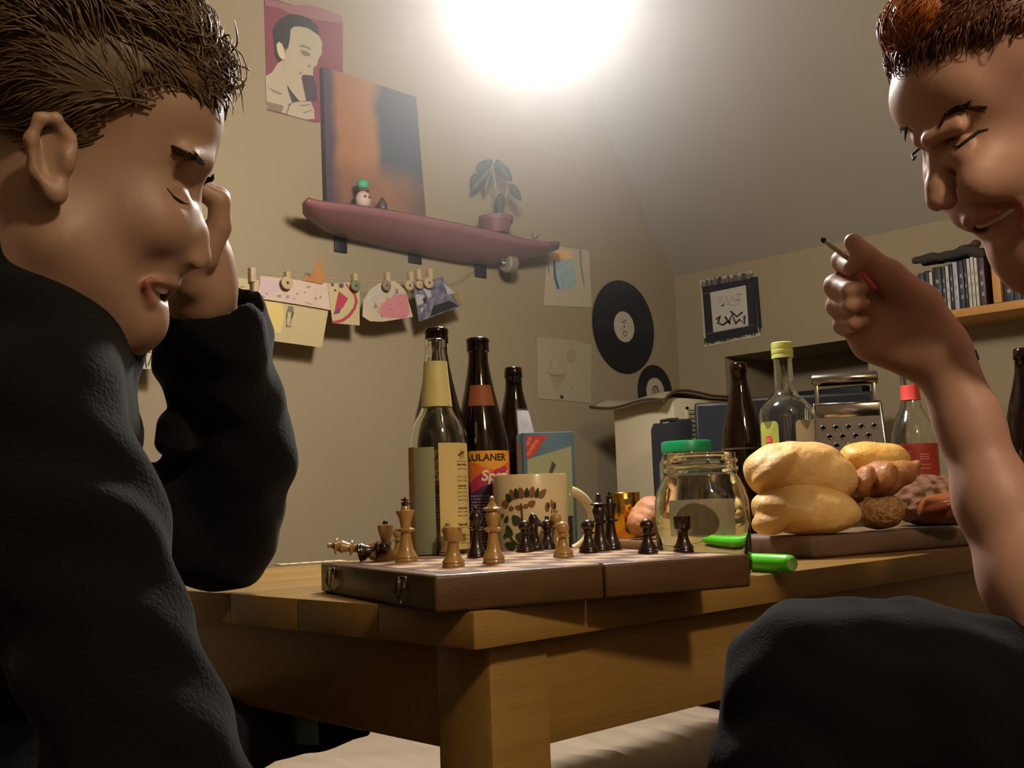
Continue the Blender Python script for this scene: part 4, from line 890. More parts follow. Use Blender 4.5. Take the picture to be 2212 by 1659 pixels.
# dark ornament
b = base_at(2122, 1.80); q = thing('candle_holder', 'dark twisted ornament with a knobbed top behind the wrist', 'ornament', b); sc_ = 1.80/FPX
h_ = W(2112, 752, 1.80)[2]-TZ
m = MB(); m.lathe([(0, 0), (.035, 0), (.035, .01), (.008, .02), (.006, h_*.75), (.012, h_*.78), (.006, h_*.82), (.013, h_*.88), (.008, h_*.92), (.014, h_*.95), (.010, h_), (0, h_)], 16); m.build('stem', M_black, q, auto=SH)
m = MB(); m.tube([(.004, 0, h_*.80), (.014, -.004, h_*.84), (.020, 0, h_*.87)], .003, 6); m.tube([(.002, 0, h_*.66), (.016, 0, h_*.70), (.022, 0, h_*.74), (.018, 0, h_*.78), (.008, 0, h_*.76)], .003, 6); m.tube([(0, 0, h_*.58), (.018, 0, h_*.60), (.024, 0, h_*.64)], .003, 6); m.build('twisted_arms', M_black, q)

# ------------------------------------------------------------------ carton, mug, jars
b = base_at(1190, 1.40); rz = face_cam(b)+.20
q = thing('blue_carton', 'blue and white carton with red corner lettering standing behind the mug', 'carton', b, rz)
w2, dp, hh = .0335, .045, W(1186, 931, 1.385)[2]-TZ
M_cb = mat('carton blue', '47708c', .5, col2='40678a', scale=30)
MB().box((-w2, 0, 0), (w2, dp, hh), .0008).build('box', M_cb, q, auto=SH)
def fp(name, m, polys, off, label=None):
    mb = MB()
    for P in polys: mb.prism([(x, -off, z) for x, z in P], (0, -1, 0), .00015)
    return mb.build(name, m, q, smooth=False, label=label)
fp('pale_panel', mat('carton pale green', '9aa287', .5), [[(-w2+.005, hh-.034), (w2-.004, hh-.0185), (w2-.004, .01), (-w2+.005, .01)]], .0003, 'pale green panel')
fp('red_corner', mat('carton red', 'c43d35', .5), [[(-w2+.004, hh-.004), (-w2+.034, hh-.004), (-w2+.026, hh-.012), (-w2+.018, hh-.024), (-w2+.010, hh-.031), (-w2+.004, hh-.034)]], .0005, 'red corner')
def ft(name, body, size, x, z, rot, m, off=.0008, bold=0):
    vs, fs = text_mesh(body, size, bold=bold); c, s_ = math.cos(rot), math.sin(rot)
    MB().add([(x+v[0]*c-v[1]*s_, -off, z+v[0]*s_+v[1]*c) for v in vs], fs).build(name, m, q, smooth=False)
M_pk = mat('pale pink print', 'e3a596', .5)
ft('lettering', 'GUT', .0055, -w2+.0065, hh-.0165, .95, M_pk, bold=.0001); ft('lettering', '&', .0050, -w2+.0125, hh-.0185, .95, M_pk); ft('lettering', 'GÜNSTIG', .0055, -w2+.0075, hh-.0295, .95, M_pk, bold=.0001)
M_dk = mat('carton dark print', '3c4038', .5)
fp('tool_picture', M_dk, [[(-.001, hh-.052), (.004, hh-.037), (.009, hh-.042), (.003, hh-.054)], [(-.0022, hh-.060), (-.0014, hh-.060), (.001, hh-.053), (0, hh-.053)]], .0006)
fp('yellow_dot', mat('carton yellow', 'c9a83a', .5), [ellp(.004, hh-.033, .0018, .0012, .5, 8)], .0006)
fp('navy_panel', mat('carton navy', '1e2a38', .5), [[(w2-.022, .012), (w2-.005, .012), (w2-.005, .062), (w2-.022, .062)]], .0006)
fp('panel_line', mat('pale line', '9fb0b5', .5), [[(w2-.0065, .014), (w2-.006, .014), (w2-.006, .06), (w2-.0065, .06)], [(w2-.021, .014), (w2-.0065, .014), (w2-.0065, .0145), (w2-.021, .0145)], ellp(w2-.017, .04, .002, .005, 0, 10)], .0009)
m = MB(); m.prism([(-w2-.0003, .004, .02), (-w2-.0003, dp-.004, .02), (-w2-.0003, dp-.004, hh-.01), (-w2-.0003, .004, hh-.01)], (-1, 0, 0), .0002); m.build('side_panel', mat('carton lilac', '9a8c92', .6), q, smooth=False, label='pale side panel')

b = base_at(1146, 1.285); hm = W(1145, 1025, 1.285)[2]-TZ; R = 80/FPX*1.285
q = thing('flowered_mug', 'cream mug painted with a brown and green flower', 'mug', b, face_cam(b))
M_mug = mat('cream glaze', 'd6c49c', .3, coat=.4)
MB().lathe([(0, .002), (R*.9, 0), (R*.98, .004), (R, .012), (R, hm-.002), (R-.001, hm), (R-.003, hm-.001), (R-.0038, hm-.006), (R-.004, .008), (0, .006)], 48).build('cup', M_mug, q, auto=math.radians(50))
m = MB()
def hp(u, v):
    a = -1.25+2.5*u; cx, cz, rx, rzz = R-.006, hm*.52, .034, .036
    px_, pz_ = cx+rx*math.cos(a)*1.05, cz+rzz*math.sin(a)
    n_ = np.array([math.cos(a), 0, math.sin(a)]); th = 2*pi*v
    p = np.array([px_, 0, pz_])+n_*.0056*math.cos(th)+np.array([0, 1, 0])*.0070*math.sin(th); return p
m.grid(hp, 26, 15); m.build('handle', M_mug, q)
q.rotation_euler[2] += .12
def mp(x, y): return ((x-1146)*1.285/FPX+.12*R*-1*0, hm-(y-1025)*1.285/FPX)
def mug(x, y): return mp(880+x/5.267, 900+y/5.267)
def pet(cx, cy, L_, w, a, n=10):                   # petal polygon pointing along angle a (pixels in the close-up frame)
    o = []
    for i in range(n):
        t_ = 2*pi*i/n; u = .5*L_*math.cos(t_); v = .62*w*math.sin(t_)*(1+.35*math.cos(t_)); o.append(mug(cx+u*math.cos(a)-v*math.sin(a), cy+u*math.sin(a)+v*math.cos(a)))
    return o
AC = -.12
wrap_flat(q, 'brown_petals', R, [pet(1100, 980, 110, 75, .3), pet(1180, 1030, 60, 50, 1.2), pet(1200, 880, 130, 60, 1.2), pet(1300, 865, 130, 70, 1.45), pet(1425, 860, 130, 60, 1.75), pet(1540, 880, 130, 60, 2.3), pet(1270, 1025, 90, 45, .2), pet(1345, 1015, 70, 40, -.2), pet(1420, 985, 90, 60, 2.5), pet(1590, 1030, 110, 40, 1.5), pet(1655, 1000, 110, 30, 1.4), pet(1685, 1020, 100, 40, 1.7), pet(1050, 1110, 60, 40, .6)], mat('mug brown', '8a5a36', .35), .0006, ac=AC)
wrap_flat(q, 'dark_petals', R, [pet(1150, 915, 110, 55, 1.1), pet(1248, 870, 120, 50, 1.45), pet(1368, 865, 110, 45, 1.6), pet(1480, 870, 120, 35, 1.8), pet(1608, 1010, 70, 22, 1.5), pet(1690, 1020, 80, 24, 1.6)], mat('mug dark green', '2f3a2c', .35), .0008, ac=AC)
wrap_flat(q, 'green_leaves', R, [pet(1235, 1160, 130, 85, .9), pet(1140, 1280, 150, 70, 1.2), pet(1270, 1350, 110, 75, .7), pet(1150, 1440, 150, 75, .3), pet(1115, 1150, 90, 45, 2.0), pet(1090, 1330, 60, 40, .5), pet(1580, 1150, 60, 40, .7)], mat('mug leaf green', '3a4a2a', .35), .0008, ac=AC)
wrap_flat(q, 'stems', R, [[mug(1292, 980), mug(1310, 980), mug(1322, 1200), mug(1302, 1230)], [mug(1090, 1270), mug(1110, 1265), mug(1210, 1390), mug(1300, 1450), mug(1290, 1470), mug(1190, 1410)], [mug(1640, 1060), mug(1650, 1060), mug(1640, 1380), mug(1630, 1380)]], mat('mug stem', '54452c', .35), .001, ac=AC)

# wide empty jar
b = base_at(1516, 1.135); q = thing('glass_jar', 'wide open clear glass jar with a screw thread, behind the dark rook', 'jar', b, face_cam(b))
s_ = 1.135/FPX; hj = W(1506, 979, 1.135)[2]-TZ; R = 101*s_; rn = 79*s_
z1 = hj-40*s_
outp = [(R*.86, 0), (R*.97, .003), (R, .009), (R, hj-118*s_), (R*.985, hj-100*s_), (R*.93, hj-78*s_), (R*.85, hj-62*s_), (rn*1.0, hj-50*s_), (rn*.985, hj-43*s_), (rn*1.03, hj-38*s_), (rn*1.035, hj-33*s_), (rn*.98, hj-29*s_), (rn*.98, hj-24*s_), (rn*1.025, hj-20*s_), (rn*1.03, hj-16*s_), (rn*.98, hj-12*s_), (rn*.98, hj-2*s_), (rn*.97, hj)]
inp = [(R-.0035, .010), (R-.0035, hj-118*s_), (R*.985-.0035, hj-100*s_), (R*.93-.0035, hj-78*s_), (R*.85-.0032, hj-62*s_), (rn*.94, hj-48*s_), (rn*.93, hj-4*s_), (rn*.945, hj)]
MB().lathe([(0, 0)]+outp+inp[::-1]+[(R*.8, .006), (0, .006)], 64).build('glass', M_green, q, auto=math.radians(60))
prj = [(R, 0), (R, hj)]
wrap(q, 'rear_label', prj, hj-195*s_, hj-100*s_, pi-.85, pi+.85, mat('jar paper label', 'd0b79a', .9, trans=.5), .0006, 30, 'pale paper label on the far side')
wrap_flat(q, 'label_blob', R, [ellp(.006, hj-155*s_, .026, .022, .4, 16)], mat('jar label print', 'b89e86', .9, trans=.45), .0004, ac=pi)
m = MB(); m.lathe([(0, .0068), (R*.78, .0066), (R*.86, .0105), (R*.6, .0095), (0, .0085)], 40); m.build('dregs', mat('coffee dregs', '6f5c4a', .6, bump=.002, bscale=150), q)

# green lidded jar behind it
b = base_at(1490, 1.72, TZ+.0137); q = thing('jam_jar', 'small jar with a green lid, behind the wide clear jar', 'jar', b, face_cam(b)); s_ = 1.72/FPX
hl = W(1488, 952, 1.72)[2]-TZ-.0136; R = 55*s_
MB().lathe([(0, 0), (R*1.05, 0), (R*1.1, .004), (R*1.1, hl-.035), (R*.95, hl-.02), (R*.92, hl-.003), (R*.85, hl-.003), (R*.88, hl-.02), (R*1.02, hl-.036), (R*1.02, .006), (0, .006)], 40).build('glass', M_glass, q, auto=math.radians(60))
MB().lathe([(0, .0065), (R*1.0, .0065), (R*1.0, hl*.55), (0, hl*.55)], 32).build('jam', mat('dark jam', '3a2018', .3), q, auto=SH)
m = MB(); n = 60; pr_ = [(R*.95, hl-.017), (R, hl-.017), (R, hl-.004), (R*.97, hl-.0008), (R*.9, hl), (0, hl-.0003)]
m.lathe(pr_, n); m.build('lid', mat('green lid', '0f7a4a', .35), q, auto=SH, label='bright green screw lid')

# gold cup, scraps
b = base_at(1346, 1.86, TZ+.0137); s_ = 1.86/FPX; q = thing('gold_cup', 'small shiny gold cup beside the round bread roll', 'cup', b, face_cam(b))
hc = W(1348, 1064, 1.86)[2]-b[2]; R = 37*s_
MB().lathe([(0, 0), (R*.75, 0), (R*.8, .004), (R*.95, hc*.5), (R, hc-.001), (R*.97, hc), (R*.9, hc*.5), (R*.74, .006), (0, .006)], 32).build('cup', mat('brass', 'd9a23c', .18, metal=1), q, auto=math.radians(50))
wrap_flat(q, 'dark_pattern', R*.98, [ellp(.006, hc*.8, .004, .006, .4, 8), ellp(.013, hc*.84, .003, .005, -.3, 8), ellp(.011, hc*.66, .002, .003, 0, 8)], mat('brown enamel', '4d3318', .4), .0006)

# ------------------------------------------------------------------ boards and bread
M_board = mat('old beech board', '7d5a3c', .6, col2='6a492e', scale=4, stretch=(2, 14, 14), bump=.0004, bscale=80)
FYb = .728
t = thing('bread_board', 'long thin wooden board with a slot, carrying the round roll and the gold cup', 'board', (1.15, .93, TZ))
a0 = on(1292, 1184, 2, TZ); a1 = on(1736, 1198, 2, TZ); ax = (a1-a0); L_ = np.linalg.norm(ax); rz = math.atan2(ax[1], ax[0])
t.location = tuple(a0); t.rotation_euler = (0, 0, rz)
MB().box((0, 0, .0003), (L_, .14, .0135), .002).build('slab', M_board, t, auto=SH)
MB().box((L_-.085, -.0004, .004), (L_-.03, .0008, .0095)).build('slot', mat('slot shadow wood', '35251a', .8), t, smooth=False, label='dark slot')
b0 = on(1757, 1208, 2, TZ); b1 = on(2092, 1180, 2, TZ); ax = b1-b0; rz2 = math.atan2(ax[1], ax[0]); L2 = np.linalg.norm(ax)+.12
t = thing('cutting_board', 'thick wooden cutting board carrying the pile of bread', 'board', b0, rz2)
MB().box((0, 0, .0003), (L2, .155, .0275), .006, seg=3).build('slab', mat('grey brown board', '6f5642', .55, col2='5c4634', scale=4, stretch=(2, 14, 14), bump=.0004, bscale=80), t, auto=SH)
MB().box((.02, .012, .0274), (L2-.02, .018, .0278)).build('juice_groove', mat('groove wood', '4c3828', .7), t, smooth=False)

def bread(name, lab, prims, m, h=.0022, nz=0, attr=None, base=None):
    s_ = SDF()
    for typ, a in prims:
        if typ == 'c': s_.cap(*a)
        else: s_.ell(*a)
    lum = lambda x, y, z: .0010*np.sin(95*x+70*z+2*np.sin(60*y))*np.sin(80*y-60*z)+.0005*np.sin(210*x+130*y)*np.sin(190*z)
    nf = (lambda x, y, z: lum(x, y, z)+nz*(np.sin(260*x+90*z)*np.sin(240*y+120*z)+.6*np.sin(420*z+200*x-100*y))) if nz else lum
    V, F = s_.mesh(h, nf)
    q = thing(name, lab, 'bread', (V[:, 0].mean(), V[:, 1].mean(), V[:, 2].min()), group='bread rolls on the boards')
    at = None
    if attr: at = {'crust': np.clip((V[:, 2]-V[:, 2].min())/(np.ptp(V[:, 2])+1e-6), 0, 1)}
    np_obj('crust', V, F, m, q, at); return q
def bax(ang):                                           # axes: along image at angle (deg, down positive), up, depth
    a = math.radians(ang); u = CR*math.cos(a)-CU*math.sin(a); v = CR*math.sin(a)+CU*math.cos(a); return np.array([u, v, CF])
def E(px, py, d, rx, ry, rz_, ang=0, k=.008): s_ = d/FPX; return ('e', (W(px, py, d), (rx*s_, ry*s_, rz_*s_), bax(ang), k))
def Cc(x0, y0, d0, x1, y1, d1, r0, r1, k=.006): return ('c', (W(x0, y0, d0), W(x1, y1, d1), r0*d0/FPX, r1*d1/FPX, k))
M_bun = mat('pale bun crust', 'c8985a', .55, col2='dcb676', scale=26, bump=.003, bscale=75, contrast=.5, coat=.04)
M_bun2 = mat('golden bun crust', 'c4923f', .52, col2='d8ae60', scale=26, bump=.003, bscale=75, contrast=.5, coat=.04)
M_crs = mat('browned crust', 'aa7440', .5, col2='8a5430', scale=40, bump=.003, bscale=90, coat=.05)
M_seed = mat('seeded crust', '8a5630', .6, col2='b08a58', scale=240, bump=.003, bscale=240, contrast=.25)
M_rye = mat('dark rye crust', '57351e', .85, col2='6f4a2c', scale=60, bump=.006, bscale=70, contrast=.4)
D1, D2 = 1.43, 1.40
bread('braided_bun', 'pale golden braided bun, lower front of the bread pile', [E(1742, 1104, D2, 118, 52, 70, 3, .004), E(1760, 1086, D2+.01, 92, 42, 60, 12, .008), E(1672, 1098, D2-.004, 46, 42, 55, -25, .004), E(1668, 1127, D2-.022, 44, 28, 36, -12, .003), E(1652, 1092, D2-.01, 26, 24, 40, 0, .006)], M_bun)
bread('braided_bun', 'pale golden braided bun, upper front of the bread pile', [E(1730, 1020, D1, 122, 58, 68, 6, .004), E(1722, 990, D1, 92, 36, 55, -3, .010), E(1660, 1022, D1-.01, 50, 52, 55, -50, .004), E(1672, 1012, D1-.03, 58, 26, 30, -38, .003), E(1790, 1030, D1-.005, 60, 50, 55, 25, .006)], M_bun)
bread('round_bun', 'golden bun at the back top of the bread pile', [E(1890, 992, 1.52, 72, 36, 55, 4, .01), E(1855, 988, 1.515, 40, 30, 45, 0, .01), E(1925, 986, 1.515, 34, 26, 40, 8, .008)], M_bun2)
bread('croissant', 'browned croissant with a pointed tip resting on the pile', [Cc(1848, 1052, 1.46, 1905, 1035, 1.45, 32, 40, .01), Cc(1905, 1035, 1.45, 1950, 1022, 1.445, 40, 28, .006), Cc(1950, 1022, 1.445, 1980, 1003, 1.44, 24, 10, .006), E(1865, 1040, 1.435, 20, 38, 30, 20, .003), E(1912, 1030, 1.43, 24, 36, 32, 20, .003)], M_crs)
bread('seeded_roll', 'small seeded roll at the foot of the bread pile', [E(1893, 1106, 1.45, 58, 36, 50, 5, .006), E(1910, 1098, 1.445, 44, 32, 42, 5, .006)], M_seed, nz=.0006)
bread('rye_loaf', 'dark crusty rye loaf at the back right of the board', [E(2010, 1080, 1.585, 92, 50, 85, -6, .01), E(1985, 1070, 1.58, 55, 36, 55, -10, .01), E(2035, 1100, 1.60, 80, 42, 70, 0, .01)], M_rye, nz=.0018)
bread('glazed_roll', 'shiny brown roll with a slit behind the forearm', [E(2042, 1098, 1.46, 60, 32, 42, -4, .006), E(2040, 1086, 1.45, 48, 22, 34, -6, .004), Cc(2000, 1102, 1.428, 2050, 1090, 1.42, 7, 9, .002)], mat('glazed crust', '8f4a24', .25, col2='6e3416', scale=30, coat=.5))
bread('round_roll', 'crackled round roll on the thin board, left of the clear jar', [E(1398, 1120, 1.79, 40, 38, 44, 0, .006), E(1386, 1130, 1.785, 32, 32, 40, 0, .003), E(1406, 1104, 1.79, 34, 32, 40, 10, .004)], mat('crackled crust', 'b07a50', .6, col2='96603c', scale=50, bump=.002, bscale=90), nz=.0006)
random.seed(21)
for k in range(9):
    p = on(random.uniform(1300, 1365), 1163+random.uniform(-4, 2), 2, TZ+.0137)
    m = MB(); L_ = random.uniform(.006, .016); a = random.uniform(0, pi)
    m.tube([(-L_/2*math.cos(a), -L_/2*math.sin(a), .0014), (0, 0, .0018), (L_/2*math.cos(a), L_/2*math.sin(a), .0014)], [.0011, .0014, .0009], 6)
    tag(m.build('crust_crumb', M_crs if k % 2 else M_rye), 'small dark bread scrap, '+('first', 'second', 'third', 'fourth', 'fifth', 'sixth', 'seventh', 'eighth', 'ninth')[k]+' of those scattered by the gold cup', 'crumb', 'bread scraps on the thin board').location = tuple(p)

# grater
b = base_at(1842, 1.78); s_ = 1.78/FPX; q = thing('box_grater', 'steel box grater with a round handle behind the bread', 'grater', b, face_cam(b)+.06)
M_steel = mat('brushed steel', '8d8a84', .28, metal=1, col2='7c7974', scale=30, stretch=(30, 30, 1)); M_hole = mat('grater hole', '1c1a18', .5)
zt = W(1842, 872, 1.78)[2]-TZ; zh = W(1835, 800, 1.78)[2]-TZ; wt, wb, dt, db = 68*s_, 84*s_, .032, .042
def gw(z): f = z/zt; return wb+(wt-wb)*f, db+(dt-db)*f
m = MB(); vs = [(sx*gw(z)[0], sy*gw(z)[1], z) for z in (0, zt) for sx, sy in ((-1, -1), (1, -1), (1, 1), (-1, 1))]
m.add(vs, [(0, 1, 5, 4), (1, 2, 6, 5), (2, 3, 7, 6), (3, 0, 4, 7)]); o = m.build('walls', M_steel, q, smooth=False); x = o.modifiers.new('s', 'SOLIDIFY'); x.thickness = .0012
m = MB()
for sx, sy in ((-1, -1), (1, -1), (1, 1), (-1, 1)): m.tube([(sx*gw(0)[0], sy*gw(0)[1], 0), (sx*gw(zt)[0], sy*gw(zt)[1], zt)], .0022, 8)
m.tube([(sx*gw(zt)[0], sy*gw(zt)[1], zt) for sx, sy in ((-1, -1), (1, -1), (1, 1), (-1, 1), (-1, -1))], .002, 8); m.build('corner_rims', M_steel, q)
m = MB(); m.box((-gw(zt)[0]+.002, -gw(zt)[1]-.0012, zt-.022), (gw(zt)[0]-.002, -gw(zt)[1]-.0002, zt-.001), .0004); m.build('top_band', mat('polished steel', 'a5a29b', .15, metal=1), q, auto=SH)
hm_ = None
for r_ in range(11):
    n = 5 if r_ % 2 == 0 else 4; z = zt-.038-.0145*r_
    for k in range(n):
        w_, d_ = gw(z); x = (k-(n-1)/2)*w_*.37
        if hm_ is None:
            mm = MB(); mm.ring([(.0034, -.0003), (.0046, -.0003), (.0044, .0012), (.0036, .0018), (.0030, .0006)], 14, M=Matrix.Rotation(pi/2, 4, 'X')); hm_ = mm.build('grater_hole', M_steel, q); d1 = MB(); d1.lathe([(0, .0002), (.0034, .0002)], 12, M=Matrix.Rotation(pi/2, 4, 'X')); hm_d = d1.build('hole_center', M_hole, hm_)
            hh_, dd_ = hm_, hm_d
        else:
            hh_ = hm_.copy(); COL.objects.link(hh_); dd_ = hm_d.copy(); COL.objects.link(dd_); dd_.parent = hh_
        hh_.parent = q; hh_.location = (x, -d_-.0007, z)
for sx in (-1, 1):
    m = MB(); m.box((sx*(wt-.006)-.003, -.006, zt-.03), (sx*(wt-.006)+.003, .006, zh-.012), .0008); m.build('handle_strut', M_steel, q, auto=SH)
m = MB(); m.lathe([(0, -wt-.001), (.0098, -wt-.001), (.0112, -wt+.001), (.0112, wt-.001), (.0098, wt+.001), (0, wt+.001)], 24, M=Matrix.Translation((0, 0, zh-.0112)) @ Matrix.Rotation(pi/2, 4, 'Y')); m.build('handle', mat('polished steel', 'a5a29b', .15, metal=1), q, auto=SH)

# highlighter
e = on(1712, 1218, 2, TZ+.010); s0 = on(1585, 1212, 2, TZ+.010); ax = Vector(s0-e); ax.z = 0; L_ = .135; ax.normalize()
t = thing('highlighter_pen', 'neon green highlighter pen lying by the right corner of the chessboard', 'pen', e, math.atan2(ax.y, ax.x))
t.location = (e[0], e[1], TZ)
M_neon = mat('neon green', '62e62c', .3, trans=.15, coat=.3)
fl = Matrix.Translation((0, 0, .0098)) @ Matrix.Rotation(pi/2, 4, 'Y') @ Matrix.Scale(1.0, 4)
MB().lathe([(0, 0), (.0075, .0006), (.0090, .003), (.0096, .008), (.0096, .085), (0, .085)], 24, M=fl).build('barrel', M_neon, t, auto=SH)
MB().lathe([(0, .0855), (.0094, .0855), (.0090, .128), (.007, L_), (0, L_)], 24, M=fl).build('cap', M_neon, t, auto=SH)
MB().lathe([(0, -.0006), (.0068, -.0003), (.0074, .0012), (0, .0014)], 20, M=fl).build('end_plug', mat('pale neon', 'bdf08a', .4, trans=.2), t, auto=SH, label='paler end plug')
# thin strip at the far left of the table
p0 = on(600, 1222, 2, TZ); p1 = on(662, 1218, 2, TZ); ax = p1-p0
t = thing('paper_strip', 'narrow pale strip with dark ticks lying at the far left of the table', 'ruler', p0, math.atan2(ax[1], ax[0]))
L_ = np.linalg.norm(ax)+.06; MB().box((0, -.012, .0002), (L_, .012, .0022), .0004).build('strip', mat('pale strip', 'c9b48c', .5), t, auto=SH)
m = MB()
for k in range(9): m.box((.012+k*.018, -.011, .0022), (.015+k*.018, -.004, .0025))
m.build('ticks', mat('dark tick', '5a4227', .6), t, smooth=False)
# ------------------------------------------------------------------ people: one continuous skin surface each; clothing and hair as children
M_skinL = mat('skin warm', '9c7c68', .50, col2='92725e', scale=40, bump=.00012, bscale=500, attr='lip', attrcol='9a4a40', sss=.12)
M_skinR = mat('skin rosy', 'b88f7e', .50, col2='ae8472', scale=40, bump=.00012, bscale=500, attr='lip', attrcol='a04c48', sss=.12)
M_hood = mat('black fleece', '08080a', .95, col2='0b0b0d', scale=30, bump=.0012, bscale=350, sheen=.06, spec=.2)
M_jean = mat('dark jeans', '191d25', .9, col2='1e232c', scale=60, bump=.0008, bscale=500, sheen=.04, spec=.3)
M_trs = mat('black trousers', '050506', .95, col2='070708', scale=40, bump=.0009, bscale=400, sheen=.04, spec=.2)
M_brow = mat('dark brows', '2a1c12', .95, spec=.1); M_teeth = mat('teeth', 'd8c9b0', .3); M_lash = mat('dark lashes', '1c1410', .7)
class Head:
    def __init__(s, d0, px0, th, phi, flip):
        s.d0, s.px0, s.th, s.s = d0, px0, th, d0/FPX
        s.a = math.cos(th)*CR+math.sin(th)*CF; s.n = -math.cos(th)*CF+math.sin(th)*CR     # sagittal image axis, near side axis
        f = -1 if flip else 1; c, q = math.cos(phi), math.sin(phi)
        s.fwd = f*c*s.a-q*CU; s.dn = -f*q*s.a-c*CU; s.ax = np.array([s.fwd, s.dn, s.n])
    def p(s, px, py, l=0): return W(px+l*math.sin(s.th), py, s.d0+(px-s.px0)*s.s*math.tan(s.th)-l*math.cos(s.th)*s.s)
def fold(amp, f=1.0):
    return lambda x, y, z: amp*(np.sin(f*(38*x+61*z)+2*np.sin(f*(33*y+20*z)))*np.sin(f*(52*y-27*z+14*x))+.5*np.sin(f*(110*z+70*x)+1.5*np.sin(f*60*y)))
def lipattr(V, pts, r):
    a = np.zeros(len(V))
    for i in range(len(pts)-1):
        A, B = pts[i], pts[i+1]; ba = B-A; t = np.clip(((V-A)@ba)/(ba@ba), 0, 1); d = np.linalg.norm(V-A-t[:, None]*ba, axis=1); a = np.maximum(a, np.clip(1.4-d/r, 0, 1))
    return np.clip(a, 0, 1)*.75
def inside(px, py, poly):
    c = np.zeros(len(px), bool); n = len(poly)
    for i in range(n):
        x1, y1 = poly[i]; x2, y2 = poly[(i+1) % n]
        k = ((y1 > py) != (y2 > py)) & (px < (x2-x1)*(py-y1)/((y2-y1) if y2 != y1 else 1e-9)+x1); c ^= k
    return c
def sag(h, P):                                         # world points -> sagittal pixel coordinates
    c = h.p(h.px0, 600, 0); l = (P-CO)@h.n-(c-CO)@h.n
    q = P-l[:, None]*h.n-CO; z = q@CF; return 1106+FPX*(q@CR)/z, 829.5-FPX*(q@CU)/z
def hair(par, h, cen, rad, poly, m, n, L0, L1, flow, lift, wave, seed, name='hair', rr=(.0015, .0004), scale=1.035, cap=True):
    r_ = np.random.default_rng(seed); C0 = h.p(*cen); rad = np.array(rad)*h.s
    nu, nv = 90, 60; u = np.linspace(0, 2*pi, nu, endpoint=False); v = np.linspace(.02, pi-.02, nv)
    D = np.array([[math.sin(b)*math.cos(a), math.sin(b)*math.sin(a), math.cos(b)] for b in v for a in u])
    P = C0+(D*rad*scale)@h.ax; mx, my = sag(h, P); ok = inside(mx, my, poly)
    mb = MB(); vs = [tuple(p) for p in P]; fs = []
    for j in range(nv-1):
        for i in range(nu):
            q = (j*nu+i, j*nu+(i+1) % nu, (j+1)*nu+(i+1) % nu, (j+1)*nu+i)
            if ok[list(q)].all(): fs.append(q)
    mb.add(vs, fs)
    if cap: o = mb.build('scalp_hair', m, par, world=True); q = o.modifiers.new('s', 'SOLIDIFY'); q.thickness = .006; q.offset = 0
    sm = MB(); D = r_.normal(size=(n*9, 3)); D[:, 2] = np.abs(D[:, 2])*np.where(r_.random(n*9) < .22, -1, 1); D /= np.linalg.norm(D, axis=1)[:, None]; P = C0+(D*rad*scale)@h.ax; mx, my = sag(h, P); ok = inside(mx, my, poly) & ((my > -70) | (r_.random(n*9) < .25))
    P, D, mx, my = P[ok][:n], D[ok][:n], mx[ok][:n], my[ok][:n]
    for p, d, x, y in zip(P, D, mx, my):
        nr = (d/rad)@h.ax; nr /= np.linalg.norm(nr); fl = flow(h, x, y, d)+r_.normal(size=3)*.15+.35*np.array([math.sin(70*p[0]+50*p[2]), math.sin(65*p[1]+40*p[2]+1), math.sin(60*p[2]+45*p[0]+2)]); fl -= nr*(fl@nr)*.9; fl /= np.linalg.norm(fl)
        sd = np.cross(nr, fl); L_ = r_.uniform(L0, L1); lf = lift(x, y)*r_.uniform(.4, 1.3); ph = 3*math.sin(55*p[0]+30*p[1])+3*math.sin(60*p[2])+r_.normal()*.35; fq = 6+r_.normal()*.5
        pts = []; r_sh = r_.random()
        for k in range(8):
            t_ = k/7; pts.append(p-fl*L_*.3*r_sh+fl*L_*t_+nr*(lf*math.sin(pi*min(1, t_*.75))-.012*t_*t_)+sd*wave*math.sin(ph+fq*t_)*t_+nr*wave*.5*math.cos(ph+fq*t_)*t_)
        sm.tube(pts, [rr[0]*(1-.75*(k/7)**2) if k < 7 else rr[1]*.6 for k in range(8)], 4, cap=False)
    tag(sm.build(name+'_strands', m, par, world=True), kind='stuff')
def surf(V, pts):                                        # visible skin points under the given picture points
    q = V-CO; z = q@CF; X = 1106+FPX*(q@CR)/z; Y = 829.5-FPX*(q@CU)/z; o = []
    for px, py in pts:
        m = np.where((abs(X-px) < 7) & (abs(Y-py) < 7))[0]; o.append(V[m[np.argmin(z[m])]] if len(m) else V[np.argmin((X-px)**2+(Y-py)**2)])
    return o
def mirror(h, P):
    c = h.p(h.px0, 600, 0); return [p-2*h.n*((p-c)@h.n) for p in P]
def both(par, h, mb, name, m, kind=None):                   # near side mesh and its mirror image
    c = h.p(h.px0, 600, 0); far = MB(); V_ = np.array(mb.v); far.add(V_-2*((V_-c)@h.n)[:, None]*h.n, [f[::-1] for f in mb.f])
    for q in (mb, far): tag(q.build(name, m, par, world=True), kind=kind)
def brow(par, h, side, r, m, n=120):
    mb = MB(); r_ = np.random.default_rng(4)
    for k in range(n):
        t_ = r_.uniform(0, len(side)-1.001); i = int(t_); f = min(1, 1.6-1.1*t_/(len(side)-1)); d = (side[i+1]-side[i]); d = d/np.linalg.norm(d)
        p = side[i]*(1-t_+i)+side[i+1]*(t_-i)+CU*r_.normal()*r*.38*h.s*f-CF*.0003; d = d+CU*r_.normal()*.22
        mb.tube([p, p+d*.003-CF*.0008, p+d*.007-CF*.0003], [.0004, .0005, .0002], 4, cap=False)
    both(par, h, mb, 'eyebrow', m, 'stuff')
